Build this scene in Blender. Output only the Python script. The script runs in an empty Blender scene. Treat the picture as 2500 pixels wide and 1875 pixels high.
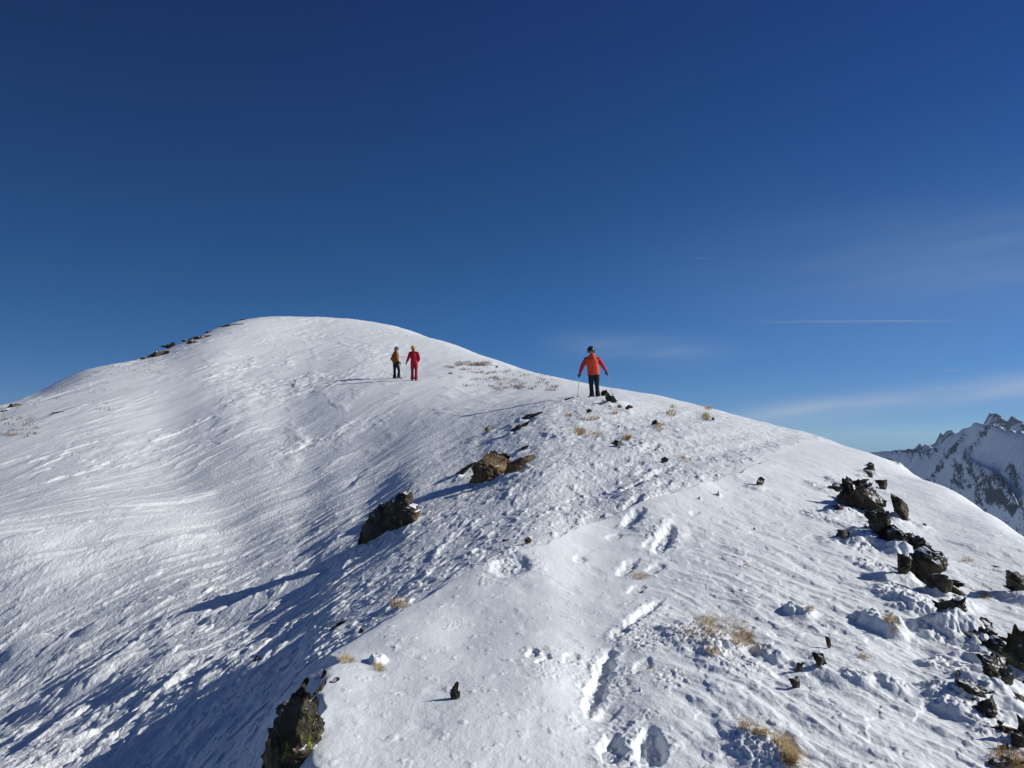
import bpy, bmesh, math, random
import numpy as np
from mathutils import Vector, Matrix

random.seed(7)
RNG = np.random.default_rng(11)
scene = bpy.context.scene
COL = scene.collection

# ------------------------------------------------------------------ camera facts
FPX = 2500.0 * 28.0 / 36.0          # focal length in photograph pixels
V0 = 1060.0                         # row of the eye-level line (lens shifted up)
EYE = 1.6
SUN_AZ, SUN_EL = math.radians(84.0), math.radians(28.5)
SUN = Vector((math.cos(SUN_EL) * math.sin(SUN_AZ), math.cos(SUN_EL) * math.cos(SUN_AZ), math.sin(SUN_EL)))


def uu(u):
    return (u - 1250.0) / FPX


def ww(v):
    return (V0 - v) / FPX


# ------------------------------------------------------------------ noise
_ang = np.random.default_rng(3).random(256) * 2 * np.pi
_G2 = np.stack([np.cos(_ang), np.sin(_ang)], 1).astype(np.float32)
_g3 = np.random.default_rng(4).normal(size=(256, 3))
_G3 = (_g3 / np.linalg.norm(_g3, axis=1)[:, None]).astype(np.float32)


def _h2(ix, iy, seed):
    h = (ix.astype(np.uint32) * np.uint32(374761393)) ^ (iy.astype(np.uint32) * np.uint32(668265263)) ^ np.uint32(seed * 1274126177 & 0xffffffff)
    h = (h ^ (h >> np.uint32(13))) * np.uint32(1274126177)
    return ((h ^ (h >> np.uint32(16))) & np.uint32(255)).astype(np.int32)


def perlin(x, y, seed=0):
    x = np.asarray(x, np.float32); y = np.asarray(y, np.float32)
    fx = np.floor(x); fy = np.floor(y)
    ix = fx.astype(np.int32); iy = fy.astype(np.int32)
    x = x - fx; y = y - fy
    sx = x * x * x * (x * (x * 6 - 15) + 10); sy = y * y * y * (y * (y * 6 - 15) + 10)

    def d(a, b):
        g = _G2[_h2(ix + a, iy + b, seed)]
        return g[..., 0] * (x - a) + g[..., 1] * (y - b)
    n0 = d(0, 0) * (1 - sx) + d(1, 0) * sx
    n1 = d(0, 1) * (1 - sx) + d(1, 1) * sx
    return (n0 * (1 - sy) + n1 * sy) * 1.5


def fbm(x, y, seed=0, octv=4, gain=.5, lac=2.03):
    a = 1.0; r = 0.0
    for k in range(octv):
        r = r + a * perlin(x, y, seed + 17 * k)
        x = x * lac; y = y * lac; a *= gain
    return r


def perlin3(p, seed=0):
    f = np.floor(p); i = f.astype(np.int32); q = (p - f).astype(np.float32)
    s = q * q * q * (q * (q * 6 - 15) + 10)
    out = 0
    for a in (0, 1):
        for b in (0, 1):
            for c in (0, 1):
                h = _h2(i[:, 0] + a + 57 * (i[:, 2] + c), i[:, 1] + b, seed)
                g = _G3[h]
                d = g[:, 0] * (q[:, 0] - a) + g[:, 1] * (q[:, 1] - b) + g[:, 2] * (q[:, 2] - c)
                wgt = (s[:, 0] if a else 1 - s[:, 0]) * (s[:, 1] if b else 1 - s[:, 1]) * (s[:, 2] if c else 1 - s[:, 2])
                out = out + d * wgt
    return out * 1.5


def fbm3(p, seed=0, octv=4, gain=.5):
    a = 1.0; r = 0
    for k in range(octv):
        r = r + a * perlin3(p, seed + 13 * k); p = p * 2.03; a *= gain
    return r


def sstep(a, b, x):
    t = np.clip((x - a) / (b - a), 0, 1)
    return t * t * (3 - 2 * t)


# ------------------------------------------------------------------ monotone cubic interpolation
def pchip_slopes(x, y):
    h = np.diff(x)
    dl = np.diff(y, axis=-1) / h
    m = np.zeros_like(y)
    w1 = 2 * h[1:] + h[:-1]; w2 = h[1:] + 2 * h[:-1]
    a, b = dl[..., :-1], dl[..., 1:]
    same = (a * b) > 0
    with np.errstate(divide='ignore', invalid='ignore'):
        hm = (w1 + w2) / (w1 / a + w2 / b)
    m[..., 1:-1] = np.where(same, hm, 0)
    m[..., 0] = dl[..., 0]; m[..., -1] = dl[..., -1]
    return m


def pchip(x, y, xq):
    """y (..., n) at x (n), evaluated at xq (m); held constant outside."""
    x = np.asarray(x, float); y = np.asarray(y, float)
    m = pchip_slopes(x, y)
    q = np.clip(xq, x[0], x[-1])
    k = np.clip(np.searchsorted(x, q, side='right') - 1, 0, len(x) - 2)
    h = x[k + 1] - x[k]; t = (q - x[k]) / h
    return (y[..., k] * (1 + 2 * t) * (1 - t) ** 2 + m[..., k] * h * t * (1 - t) ** 2
            + y[..., k + 1] * t * t * (3 - 2 * t) + m[..., k + 1] * h * t * t * (t - 1))


def profile_grid(cols, s, U):
    """cols: {u: [(y, v), ...]} surveyed ground profiles; returns z/y over rows s=ln y and columns U=x/y."""
    us = sorted(cols)
    W = []
    for u in us:
        yv = sorted(cols[u])
        W.append(pchip(np.log([p[0] for p in yv]), np.array([ww(p[1]) for p in yv]), s))
    W = np.array(W)                                   # key columns x rows
    return pchip(np.array([uu(u) for u in us]), W.T, U)   # rows x columns


# ------------------------------------------------------------------ mesh helpers
def mesh_obj(name, verts, faces, mat=None, parent=None, smooth=True):
    me = bpy.data.meshes.new(name)
    verts = np.asarray(verts, np.float32)
    if isinstance(faces, np.ndarray):
        n, k = faces.shape
        me.vertices.add(len(verts)); me.vertices.foreach_set('co', verts.ravel())
        me.loops.add(n * k); me.loops.foreach_set('vertex_index', faces.astype(np.int32).ravel())
        me.polygons.add(n); me.polygons.foreach_set('loop_start', np.arange(0, n * k, k, dtype=np.int32))
        me.update(calc_edges=True)
    else:
        me.from_pydata(verts.tolist(), [], faces); me.update()
    if smooth:
        me.polygons.foreach_set('use_smooth', np.ones(len(me.polygons), bool))
    o = bpy.data.objects.new(name, me)
    COL.objects.link(o)
    if mat: me.materials.append(mat)
    if parent: o.parent = parent
    return o


def grid_faces(nr, nc):
    i = np.arange(nr * nc).reshape(nr, nc)
    return np.stack([i[:-1, :-1].ravel(), i[:-1, 1:].ravel(), i[1:, 1:].ravel(), i[1:, :-1].ravel()], 1)


def tag(o, label=None, cat=None, group=None, kind=None):
    if label: o['label'] = label
    if cat: o['category'] = cat
    if group: o['group'] = group
    if kind: o['kind'] = kind
    return o


# ------------------------------------------------------------------ materials
class NT:
    def __init__(self, name):
        self.m = bpy.data.materials.new(name); self.m.use_nodes = True
        self.t = self.m.node_tree; self.t.nodes.clear()
        self.out = self.n('ShaderNodeOutputMaterial')

    def n(self, typ, **kw):
        nd = self.t.nodes.new(typ)
        for k, v in kw.items(): setattr(nd, k, v)
        return nd

    def l(self, a, b): self.t.links.new(a, b)

    def val(self, sock, v):
        if hasattr(v, 'is_linked') or isinstance(v, bpy.types.NodeSocket): self.l(v, sock)
        else: sock.default_value = v

    def math(self, op, a, b=None, clamp=False):
        nd = self.n('ShaderNodeMath', operation=op, use_clamp=clamp)
        self.val(nd.inputs[0], a)
        if b is not None: self.val(nd.inputs[1], b)
        return nd.outputs[0]

    def noise(self, vec, scale, detail=4, rough=.55, dist=0):
        nd = self.n('ShaderNodeTexNoise')
        nd.inputs['Scale'].default_value = scale; nd.inputs['Detail'].default_value = detail
        nd.inputs['Roughness'].default_value = rough; nd.inputs['Distortion'].default_value = dist
        if vec is not None: self.l(vec, nd.inputs['Vector'])
        return nd.outputs['Fac']

    def mapping(self, vec, scale):
        nd = self.n('ShaderNodeMapping'); self.l(vec, nd.inputs['Vector']); nd.inputs['Scale'].default_value = scale
        return nd.outputs[0]

    def step(self, v, a, b):
        nd = self.n('ShaderNodeMapRange', interpolation_type='SMOOTHSTEP')
        self.val(nd.inputs['Value'], v); nd.inputs['From Min'].default_value = a; nd.inputs['From Max'].default_value = b
        return nd.outputs['Result']

    def mix(self, f, a, b):
        nd = self.n('ShaderNodeMix', data_type='RGBA')
        self.val(nd.inputs[0], f)
        for s, v in ((nd.inputs[6], a), (nd.inputs[7], b)):
            if isinstance(v, tuple): s.default_value = (*v[:3], 1)
            else: self.l(v, s)
        return nd.outputs[2]

    def bsdf(self, color, rough=.8, normal=None, spec=.3):
        b = self.n('ShaderNodeBsdfPrincipled')
        if isinstance(color, tuple): b.inputs['Base Color'].default_value = (*color[:3], 1)
        else: self.l(color, b.inputs['Base Color'])
        self.val(b.inputs['Roughness'], rough)
        b.inputs['Specular IOR Level'].default_value = spec
        if normal is not None: self.l(normal, b.inputs['Normal'])
        self.l(b.outputs[0], self.out.inputs['Surface'])
        return b

    def bump(self, h, strength, dist, normal=None):
        nd = self.n('ShaderNodeBump'); nd.inputs['Strength'].default_value = strength; nd.inputs['Distance'].default_value = dist
        self.l(h, nd.inputs['Height'])
        if normal is not None: self.l(normal, nd.inputs['Normal'])
        return nd.outputs[0]

    def attr(self, name):
        nd = self.n('ShaderNodeAttribute', attribute_name=name)
        return nd.outputs['Fac']


def mat_snow():
    t = NT('snow')
    tc = t.n('ShaderNodeTexCoord').outputs['Object']
    a = t.noise(t.mapping(tc, (1, .35, 1)), 9, 5, .65)
    b = t.noise(tc, 55, 3, .6)
    g = t.noise(tc, 260, 2, .6)
    rg = t.attr('rough')
    sp = t.noise(t.mapping(tc, (1, .55, 1)), 17, 4, .7)
    nrm = t.bump(t.math('MULTIPLY', sp, rg), .55, .05)
    nrm = t.bump(a, .14, .05, nrm)
    nrm = t.bump(b, .28, .012, nrm)
    nrm = t.bump(g, .25, .004, nrm)
    col = t.mix(t.noise(tc, 1.3, 4), (.785, .822, .83), (.86, .89, .89))
    t.bsdf(col, .55, nrm, .25)
    return t.m


def mat_rock(name, dark, light, rust=(.2, .1, .045), lichen=.0, lcol=(.24, .25, .04), snow=.35, scale=6):
    t = NT(name)
    tc = t.n('ShaderNodeTexCoord').outputs['Object']
    n1 = t.noise(tc, scale, 6, .65, .4)
    n2 = t.noise(tc, scale * 4.5, 5, .7)
    col = t.mix(t.step(n1, .35, .68), dark, light)
    col = t.mix(t.math('MULTIPLY', t.step(n2, .45, .75), .6), col, tuple(c * .35 for c in dark))
    col = t.mix(t.math('MULTIPLY', t.step(t.noise(tc, scale * .8, 4, .6), .56, .72), .6), col, rust)
    if lichen > 0:
        lm = t.math('MULTIPLY', t.step(t.noise(tc, scale * 1.6, 5, .7, .6), .66 - lichen * .2, .72 - lichen * .18), t.step(n2, .38, .55))
        col = t.mix(lm, col, lcol)
    vo = t.n('ShaderNodeTexVoronoi', feature='DISTANCE_TO_EDGE'); vo.inputs['Scale'].default_value = scale * 1.1
    wv = t.n('ShaderNodeVectorMath', operation='ADD'); t.l(t.mapping(tc, (1.5, 1.5, .55)), wv.inputs[0])
    nv = t.n('ShaderNodeTexNoise'); nv.inputs['Scale'].default_value = scale * .9; nv.inputs['Detail'].default_value = 4; t.l(tc, nv.inputs['Vector'])
    sv = t.n('ShaderNodeVectorMath', operation='SCALE'); t.l(nv.outputs['Color'], sv.inputs[0]); sv.inputs['Scale'].default_value = .8
    t.l(sv.outputs[0], wv.inputs[1]); t.l(wv.outputs[0], vo.inputs['Vector'])
    crk = t.step(vo.outputs['Distance'], -.03, .04)
    col = t.mix(t.math('SUBTRACT', 1.0, crk), col, tuple(c * .25 for c in dark))
    geo = t.n('ShaderNodeNewGeometry')
    sep = t.n('ShaderNodeSeparateXYZ'); t.l(geo.outputs['Normal'], sep.inputs[0])
    lodge = t.math('ADD', sep.outputs['Z'], t.math('MULTIPLY', t.math('SUBTRACT', t.noise(tc, scale * 1.1, 4, .6), .5), 1.6))
    sm = t.step(lodge, 1.02 - snow, 1.12 - snow)
    col = t.mix(sm, col, (.82, .83, .85))
    nrm = t.bump(crk, .5, .02)
    nrm = t.bump(n1, .7, .07, nrm)
    nrm = t.bump(n2, .7, .02, nrm)
    t.bsdf(col, .85, nrm, .25)
    return t.m


def mat_plain(name, color, rough=.7, nscale=0, namt=.15, bump=0, spec=.3):
    t = NT(name)
    tc = t.n('ShaderNodeTexCoord').outputs['Object']
    c = color; nrm = None
    n = t.noise(tc, nscale or 12, 4)
    dk = tuple(x * (1 - namt) for x in color); lt = tuple(min(1, x * (1 + namt)) for x in color)
    c = t.mix(t.step(n, .3, .7), dk, lt)
    if bump: nrm = t.bump(n, .5, bump)
    t.bsdf(c, rough, nrm, spec)
    return t.m


def mat_grass(a_, b_):
    t = NT('dry_grass')
    at = t.attr('tint')
    col = t.mix(at, a_, b_)
    t.bsdf(col, .7, None, .2)
    return t.m


def mat_mountain(name, snowc=(.8, .82, .85), rockc=(.062, .061, .063)):
    t = NT(name)
    tc = t.n('ShaderNodeTexCoord').outputs['Object']
    m = t.math('ADD', t.attr('rock'), t.math('MULTIPLY', t.math('SUBTRACT', t.noise(tc, .035, 5, .7), .5), .35))
    k = t.step(m, .46, .60)
    n2 = t.noise(tc, .05, 5, .7)
    rk = t.mix(n2, tuple(c * .6 for c in rockc), tuple(c * 1.5 for c in rockc))
    col = t.mix(k, snowc, rk)
    nrm = t.bump(t.noise(tc, .02, 6, .65), .5, 12)
    t.bsdf(col, .8, nrm, .1)
    return t.m


SNOW = mat_snow()
SCHIST = mat_rock('dark_schist', (.036, .031, .023), (.15, .128, .09), rust=(.12, .055, .02), lichen=.15, lcol=(.12, .115, .04), snow=.24)
LICHEN = mat_rock('lichen_schist', (.036, .032, .022), (.14, .125, .082), rust=(.13, .06, .02), lichen=.35, lcol=(.19, .19, .03), snow=.24, scale=5)
BROWN = mat_rock('brown_stone', (.075, .05, .028), (.27, .19, .10), rust=(.26, .11, .03), lichen=.3, lcol=(.28, .24, .1), snow=.0, scale=3.2)
GREYROCK = mat_rock('grey_stone', (.07, .062, .05), (.2, .17, .13), rust=(.2, .11, .05), lichen=.3, lcol=(.2, .2, .08), snow=.25)
RUST = mat_rock('rusty_stone', (.13, .075, .03), (.32, .17, .07), rust=(.35, .16, .05), lichen=.0, snow=.0)
GRASS = mat_grass((.24, .145, .055), (.60, .45, .23))
FARGRASS = mat_grass((.085, .05, .025), (.24, .165, .09))

# ------------------------------------------------------------------ terrain survey: profiles (distance, row) per column
near = [(1.0, V0 + EYE * FPX / 1.0), (2.2, V0 + EYE * FPX / 2.2)]


def nr(z22):
    return [(1.0, V0 + (EYE + z22 * .3) * FPX), (2.2, V0 + (EYE + z22) * FPX / 2.2)]


SURV = {
    -900: nr(.5) + [(3, 2650), (5, 2420), (7, 2290), (10, 2150), (14, 2000), (18, 1880), (24, 1730), (32, 1580), (40, 1480), (48, 1410), (56, 1380), (72, 1390), (150, 1450)],
    -450: nr(.45) + [(3, 2480), (5, 2210), (7, 2050), (10, 1880), (14, 1760), (18, 1600), (24, 1450), (32, 1370), (40, 1250), (48, 1180), (56, 1150), (66, 1160), (150, 1230)],
    0: nr(.3) + [(3, 2380), (5, 2115), (7, 1955), (9, 1845), (10.5, 1772), (12, 1712), (14, 1605), (18, 1458), (24, 1325), (32, 1228), (40, 1115), (48, 1040), (58, 990), (70, 1003), (150, 1110)],
    250: nr(.22) + [(3, 2320), (5, 2055), (7, 1903), (9, 1757), (11, 1655), (14, 1540), (18, 1415), (24, 1285), (32, 1172), (40, 1066), (50, 975), (62, 915), (72, 892), (86, 905), (150, 990)],
    420: nr(.18) + [(3, 2280), (5, 2030), (6, 1905), (8, 1755), (10, 1630), (13, 1515), (17, 1395), (23, 1262), (31, 1150), (40, 1034), (50, 945), (62, 893), (76, 856), (86, 846), (100, 868), (150, 960)],
    520: nr(.12) + [(3, 2240), (4.4, 2020), (5.5, 1860), (7, 1752), (9, 1650), (11.5, 1545), (15, 1430), (20, 1308), (27, 1162), (34, 1068), (42, 975), (54, 898), (70, 838), (86, 808), (94, 798), (110, 830), (150, 920)],
    590: nr(.08) + [(3, 2200), (4.2, 1985), (5, 1860), (7, 1715), (8.5, 1640), (11, 1545), (14, 1442), (18, 1335), (24, 1185), (32, 1055), (40, 970), (52, 905), (70, 832), (88, 788), (100, 775), (118, 805), (150, 890)],
    680: nr(.03) + [(3, 2122), (3.7, 1952), (4.4, 1806), (4.9, 1745), (6.5, 1678), (8.5, 1600), (11.5, 1490), (15, 1382), (20, 1240), (26, 1120), (33, 1030), (41, 955), (52, 895), (66, 845), (85, 796), (102, 769), (118, 795), (150, 880)],
    750: nr(.0) + [(3.1, 2066), (3.75, 1884), (4.6, 1740), (5.2, 1660), (6.5, 1622), (9, 1545), (12, 1450), (16, 1335), (21, 1205), (27, 1092), (34, 1000), (41, 942), (52, 892), (65, 846), (85, 801), (102, 773), (110, 772), (128, 802), (150, 860)],
    810: nr(0) + [(3.1, 2060), (3.75, 1875), (4.6, 1735), (5.4, 1630), (6.3, 1592), (8.5, 1522), (11, 1440), (15, 1325), (20, 1195), (26, 1090), (33, 994), (38.5, 945), (49, 898), (62, 854), (82, 808), (102, 777), (112, 774), (130, 804), (150, 862)],
    900: nr(0) + [(3.1, 2060), (3.75, 1875), (4.6, 1735), (5.6, 1612), (6.2, 1562), (8, 1500), (10, 1430), (13, 1345), (17, 1250), (22, 1145), (28, 1048), (33, 985), (38.5, 938), (46, 903), (60, 858), (80, 815), (100, 788), (113, 783), (130, 810), (150, 870)],
    1000: nr(0) + [(3.1, 2060), (3.75, 1875), (5, 1680), (6.4, 1525), (7, 1490), (9, 1418), (12, 1320), (16, 1215), (20, 1133), (25, 1058), (30, 1002), (36, 951), (39.5, 930), (44, 918), (55, 880), (70, 842), (90, 811), (105, 801), (120, 825), (150, 900)],
    1100: nr(0) + [(3.1, 2060), (3.75, 1875), (5, 1670), (6.5, 1520), (7.7, 1428), (9.5, 1365), (12, 1288), (15, 1212), (18, 1150), (21, 1096), (25, 1036), (29, 997), (34, 962), (40, 928), (48, 902), (58, 875), (70, 850), (82, 833), (95, 850), (150, 960)],
    1200: nr(0) + [(3.1, 2060), (3.75, 1875), (5, 1663), (6.5, 1508), (8.2, 1380), (10, 1316), (13, 1232), (16, 1165), (19, 1102), (22, 1050), (25, 1014), (28, 995), (32, 972), (38, 946), (45, 922), (55, 893), (68, 873), (80, 885), (150, 1000)],
    1330: nr(0) + [(3.1, 2060), (3.75, 1875), (5, 1660), (6.5, 1500), (8.6, 1345), (11, 1255), (14, 1167), (17, 1098), (20, 1042), (23, 1000), (25, 984), (26.5, 979), (30, 970), (36, 947), (44, 928), (54, 915), (68, 925), (150, 1040)],
    1450: nr(0) + [(3.1, 2060), (3.8, 1875), (4.7, 1735), (6, 1562), (8, 1405), (11, 1262), (15, 1140), (20, 1038), (24, 982), (26, 966), (28, 968), (33, 960), (40, 948), (48, 940), (60, 950), (150, 1060)],
    1600: nr(0) + [(3.1, 2060), (3.8, 1875), (5, 1665), (7, 1475), (9, 1340), (10.7, 1240), (14, 1148), (18, 1072), (22, 1018), (25, 994), (28, 985), (34, 971), (41, 963), (50, 975), (80, 1040), (150, 1150)],
    1800: nr(0) + [(3.1, 2060), (3.8, 1875), (5, 1668), (7, 1472), (9, 1340), (11, 1245), (13, 1175), (15, 1130), (18, 1082), (22, 1042), (27, 1020), (33, 1013), (42, 1040), (80, 1150), (150, 1250)],
    2000: nr(0) + [(3.1, 2060), (3.8, 1875), (5, 1675), (7, 1480), (9, 1350), (11, 1260), (13, 1195), (16, 1132), (19, 1092), (22, 1074), (26, 1066), (32, 1085), (50, 1150), (150, 1350)],
    2150: nr(0) + [(3.1, 2060), (3.8, 1880), (5, 1688), (7, 1490), (9, 1365), (11, 1280), (13, 1225), (15, 1178), (17, 1140), (20, 1113), (24, 1130), (40, 1230), (150, 1500)],
    2300: nr(.02) + [(3.1, 2065), (3.8, 1885), (5, 1700), (6.5, 1550), (8, 1440), (9.5, 1368), (11, 1308), (13, 1240), (15.5, 1184), (19, 1205), (30, 1330), (150, 1700)],
    2420: nr(.03) + [(3.1, 2075), (3.8, 1895), (5, 1715), (6, 1610), (7.5, 1495), (9, 1405), (11, 1305), (13, 1251), (16, 1270), (30, 1450), (150, 1800)],
    2500: nr(.05) + [(3.1, 2080), (3.8, 1905), (5, 1728), (6, 1622), (7.5, 1500), (9, 1405), (11, 1322), (12, 1315), (15, 1345), (30, 1550), (150, 1900)],
    2900: nr(.1) + [(3.1, 2140), (3.8, 1960), (5, 1785), (7, 1600), (9, 1500), (11, 1445), (15, 1480), (30, 1740), (150, 2100)],
    3600: nr(.2) + [(3.1, 2260), (3.8, 2080), (5, 1900), (7, 1740), (9, 1660), (11, 1620), (15, 1680), (30, 1980), (150, 2400)],
}

for _u in list(SURV):                      # the big left flank lies nearer and flatter than the first survey had it
    if _u < 750:
        _f = float(np.interp(_u, [0, 250, 420, 520, 590, 680, 750], [.69, .75, .83, .88, .93, .97, 1.0]))
        SURV[_u] = [(y * (1 - (1 - _f) * float(sstep(11, 26, y))) if y < 140 else y, v) for y, v in SURV[_u]]

QUICK = False
ND = 560 if QUICK else 1320
U = np.concatenate([np.linspace(-1.5, -.7, 110, endpoint=False), np.linspace(-.7, .7, ND), np.linspace(.7, 1.45, 100)[1:]])
nrow = (80, 520, 140) if QUICK else (100, 1560, 280)
S = np.concatenate([np.linspace(math.log(1.0), math.log(3.3), nrow[0], endpoint=False),
                    np.linspace(math.log(3.3), math.log(60), nrow[1], endpoint=False),
                    np.linspace(math.log(60), math.log(150), nrow[2])])
W = profile_grid(SURV, S, U)


def blur(a, sig, axis):
    r = int(3 * sig); k = np.exp(-.5 * (np.arange(-r, r + 1) / sig) ** 2); k /= k.sum()
    ap = np.concatenate([np.repeat(np.take(a, [0], axis), r, axis), a, np.repeat(np.take(a, [-1], axis), r, axis)], axis)
    out = 0
    n = a.shape[axis]
    for i, c in enumerate(k):
        out = out + c * np.take(ap, np.arange(i, i + n), axis)
    return out


W = blur(W, ND / 1180 * 16, 1)
W = blur(W, nrow[1] / 1150 * 7, 0)
Y = np.exp(S)[:, None] * np.ones_like(U)[None, :]
X = Y * U[None, :]
Z = EYE + Y * W


def base_hit(u, v, field=None):
    """first ground point met at photograph column u, row v"""
    f = Z if field is None else field
    c = int(np.argmin(np.abs(U - uu(u))))
    w = (f[:, c] - EYE) / Y[:, c]
    ok = np.nonzero((w >= ww(v)) & (Y[:, c] > 2.5))[0]
    r = ok[0] if len(ok) else int(np.argmax(np.where(Y[:, c] > 2.5, w, -9)))
    return np.array([X[r, c], Y[r, c], f[r, c]])


XF = X.astype(np.float32); YF = Y.astype(np.float32)

# ---- the wind lip: the edge where the drifted cap of the ridge drops to the crusted flank
LIP = np.array([base_hit(u, v)[:2] for u, v in
                ((752, 1885), (770, 1725), (830, 1608), (900, 1562), (1000, 1492), (1100, 1432), (1200, 1385), (1330, 1345), (1440, 1300), (1550, 1255), (1680, 1215), (1800, 1172), (1880, 1128))])
LIP_END = 4.0 + float(np.linalg.norm(np.diff(LIP, axis=0), axis=1).sum())
LIP = np.vstack([LIP[0] + (LIP[0] - LIP[1]) / np.linalg.norm(LIP[0] - LIP[1]) * 4, LIP, LIP[-1] + (LIP[-1] - LIP[-2]) * 8])


def polyline_dist(px, py, pts):
    """signed distance (positive on the right-hand/near side) and arc position"""
    best = np.full(px.shape, 1e9, np.float32); sg = np.zeros(px.shape, np.float32); arc = np.zeros(px.shape, np.float32)
    acc = 0
    for (ax, ay), (bx, by) in zip(pts[:-1], pts[1:]):
        dx, dy = bx - ax, by - ay; L = math.hypot(dx, dy)
        t = np.clip(((px - ax) * dx + (py - ay) * dy) / L ** 2, 0, 1)
        ex = px - (ax + t * dx); ey = py - (ay + t * dy)
        d = np.hypot(ex, ey)
        cr = (px - ax) * dy - (py - ay) * dx
        m = d < best
        best = np.where(m, d, best); sg = np.where(m, np.sign(cr), sg); arc = np.where(m, acc + t * L, arc)
        acc += L
    return best * sg, arc


warp = .10 * fbm(XF * 1.6, YF * 1.6, 5, 3)
LD, LA = polyline_dist(XF + warp, YF + warp * .6, LIP)
lip_fade = sstep(2.5, 4.0, LA) * (1 - sstep(LIP_END - 3.0, LIP_END + .5, LA)) * (YF < 18)
H = np.zeros_like(XF)
lipA = (.11 + .09 * sstep(-.4, .6, perlin(LA * .7, LA * 0 + .3, 8)))
lipA = lipA * (.4 + .6 * sstep(LIP_END - 9.5, LIP_END - 7.0, LA))
H += lip_fade * lipA * np.where(LD > 0, np.exp(-np.maximum(LD, 0) / .50), 1 - sstep(0, .10, -LD))

cap = sstep(-.15, .25, LD) * (1 - sstep(14, 22, YF))     # 1 on the smooth drifted cap
flank = sstep(.0, .8, -LD) * (1 - sstep(20, 30, YF))
far = sstep(12, 26, YF)
right = sstep(uu(1500), uu(1800), XF / YF) * cap

spc = YF * 1.9e-3


def lim(wl):                                    # fade a wavelength that the local grid cannot carry
    return sstep(1.5, 4.0, wl / (spc * 2.2))


# ---- drifts and streaks, all drawn out along the wind (roughly away from the viewer)
def wind(deg):
    c, q = math.cos(math.radians(deg)), math.sin(math.radians(deg))
    return XF * c - YF * q, XF * q + YF * c              # across / along the wind


A1, B1 = wind(9)
_yy = np.linspace(.9, 160, 3000); _th = np.radians(38 - 26 * sstep(14, 26, _yy) - 12 * sstep(26, 45, _yy))      # the wind curls round the ridge
_G = np.concatenate([[0], np.cumsum(np.tan(_th[1:]) * np.diff(_yy))])
A2 = ((XF - np.interp(YF, _yy, _G)) * np.interp(YF, _yy, np.cos(_th))).astype(np.float32); B2 = (YF / np.interp(YF, _yy, np.cos(_th))).astype(np.float32)
A2 = A2 + .25 * perlin(A2 * .5, B2 * .12, 19)
west_ = 1 - sstep(-.22, -.05, XF / YF)
left = sstep(.2, 1.0, -LD) + sstep(15, 20, YF) * (1 - sstep(.02, .2, XF / YF)); left = np.clip(left, 0, 1)
lowleft = left * (1 - sstep(16, 30, YF))
H += .010 * fbm(A1 * .55, B1 * .12, 20, 3)
H += left * (.030 * perlin(A2 * .33, B2 * .07, 21) + .020 * fbm(A2 * .8, B2 * .16, 23, 2)) + lowleft * (.105 * perlin(A2 * .42, B2 * .06, 24) + .035 * fbm(A2 * .9, B2 * .13, 27, 3))
streak = sstep(-.15, .35, perlin(A2 * .22, B2 * .07, 25))
streak = sstep(.18, .55, perlin(A2 * .30, B2 * .10, 25) + .4 * perlin(A2 * 1.1, B2 * .5, 26))
H += left * (.12 + streak) * (1 - .45 * lowleft) * .0085 * fbm(A2 * 2.4, B2 * .62, 22, 2)
rg_ = np.clip(1 - np.abs(fbm(A2 * .95, B2 * .20, 28, 3)) * 2.6, 0, 1) ** 2.2
H += left * west_ * (.15 + sstep(-.05, .4, perlin(A2 * .21, B2 * .08, 29))) * .024 * rg_ * (1 - .6 * sstep(40, 70, YF))
rg_ = np.clip(1 - np.abs(fbm(A2 * 2.2, B2 * .5, 30, 2)) * 3.2, 0, 1) ** 2
H += left * west_ * lim(.4) * sstep(.0, .4, perlin(A2 * .4, B2 * .13, 38)) * .006 * rg_
# eroded crust plates: patchy terraces with a crisp edge on the side towards the sun
pl = fbm(A2 * .62, B2 * .22, 31, 5, .55)
west = 1 - sstep(-.25, -.08, XF / YF)
p1 = west * sstep(.0, .45, perlin(A2 * .25, B2 * .09, 36))
lowleft = lowleft * west
H += left * p1 * .034 * sstep(.14, .28, pl) + lowleft * .035 * sstep(.30, .37, pl) - lowleft * .03 * sstep(.28, .36, -pl)
pl2 = fbm(A2 * 2.6, B2 * .8, 33, 3, .6)
patch = west * sstep(.18, .55, perlin(A2 * .30, B2 * .11, 37))
H += left * lim(.35) * .022 * patch * (sstep(.24, .42, pl2) + sstep(.52, .70, pl2)) - left * west * patch * lim(.35) * .02 * sstep(.36, .54, -pl2)
H += left * lim(.12) * (.3 + streak) * .0025 * fbm(A2 * 6, B2 * 3.6, 35, 2) + lowleft * lim(.08) * .003 * fbm(XF * 14, YF * 8, 39, 3) * sstep(-.2, .2, perlin(A2 * .5, B2 * .08, 40))
# the far hill: old ski tracks, trampled patches, scoured crust
tramp = sstep(.05, .45, perlin(XF * .13, YF * .08, 41))
H += far * (.12 + tramp) * .034 * fbm(XF * 1.5, YF * .8, 42, 4)
pl3 = fbm(XF * .9 + .3 * YF, YF * .30, 43, 4)
H += far * .05 * np.maximum(0, pl3 - .25) * sstep(-.3, .2, perlin(XF * .1, YF * .06, 44))
H += far * .008 * fbm(XF * .8, YF * .25, 45, 3)
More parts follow.
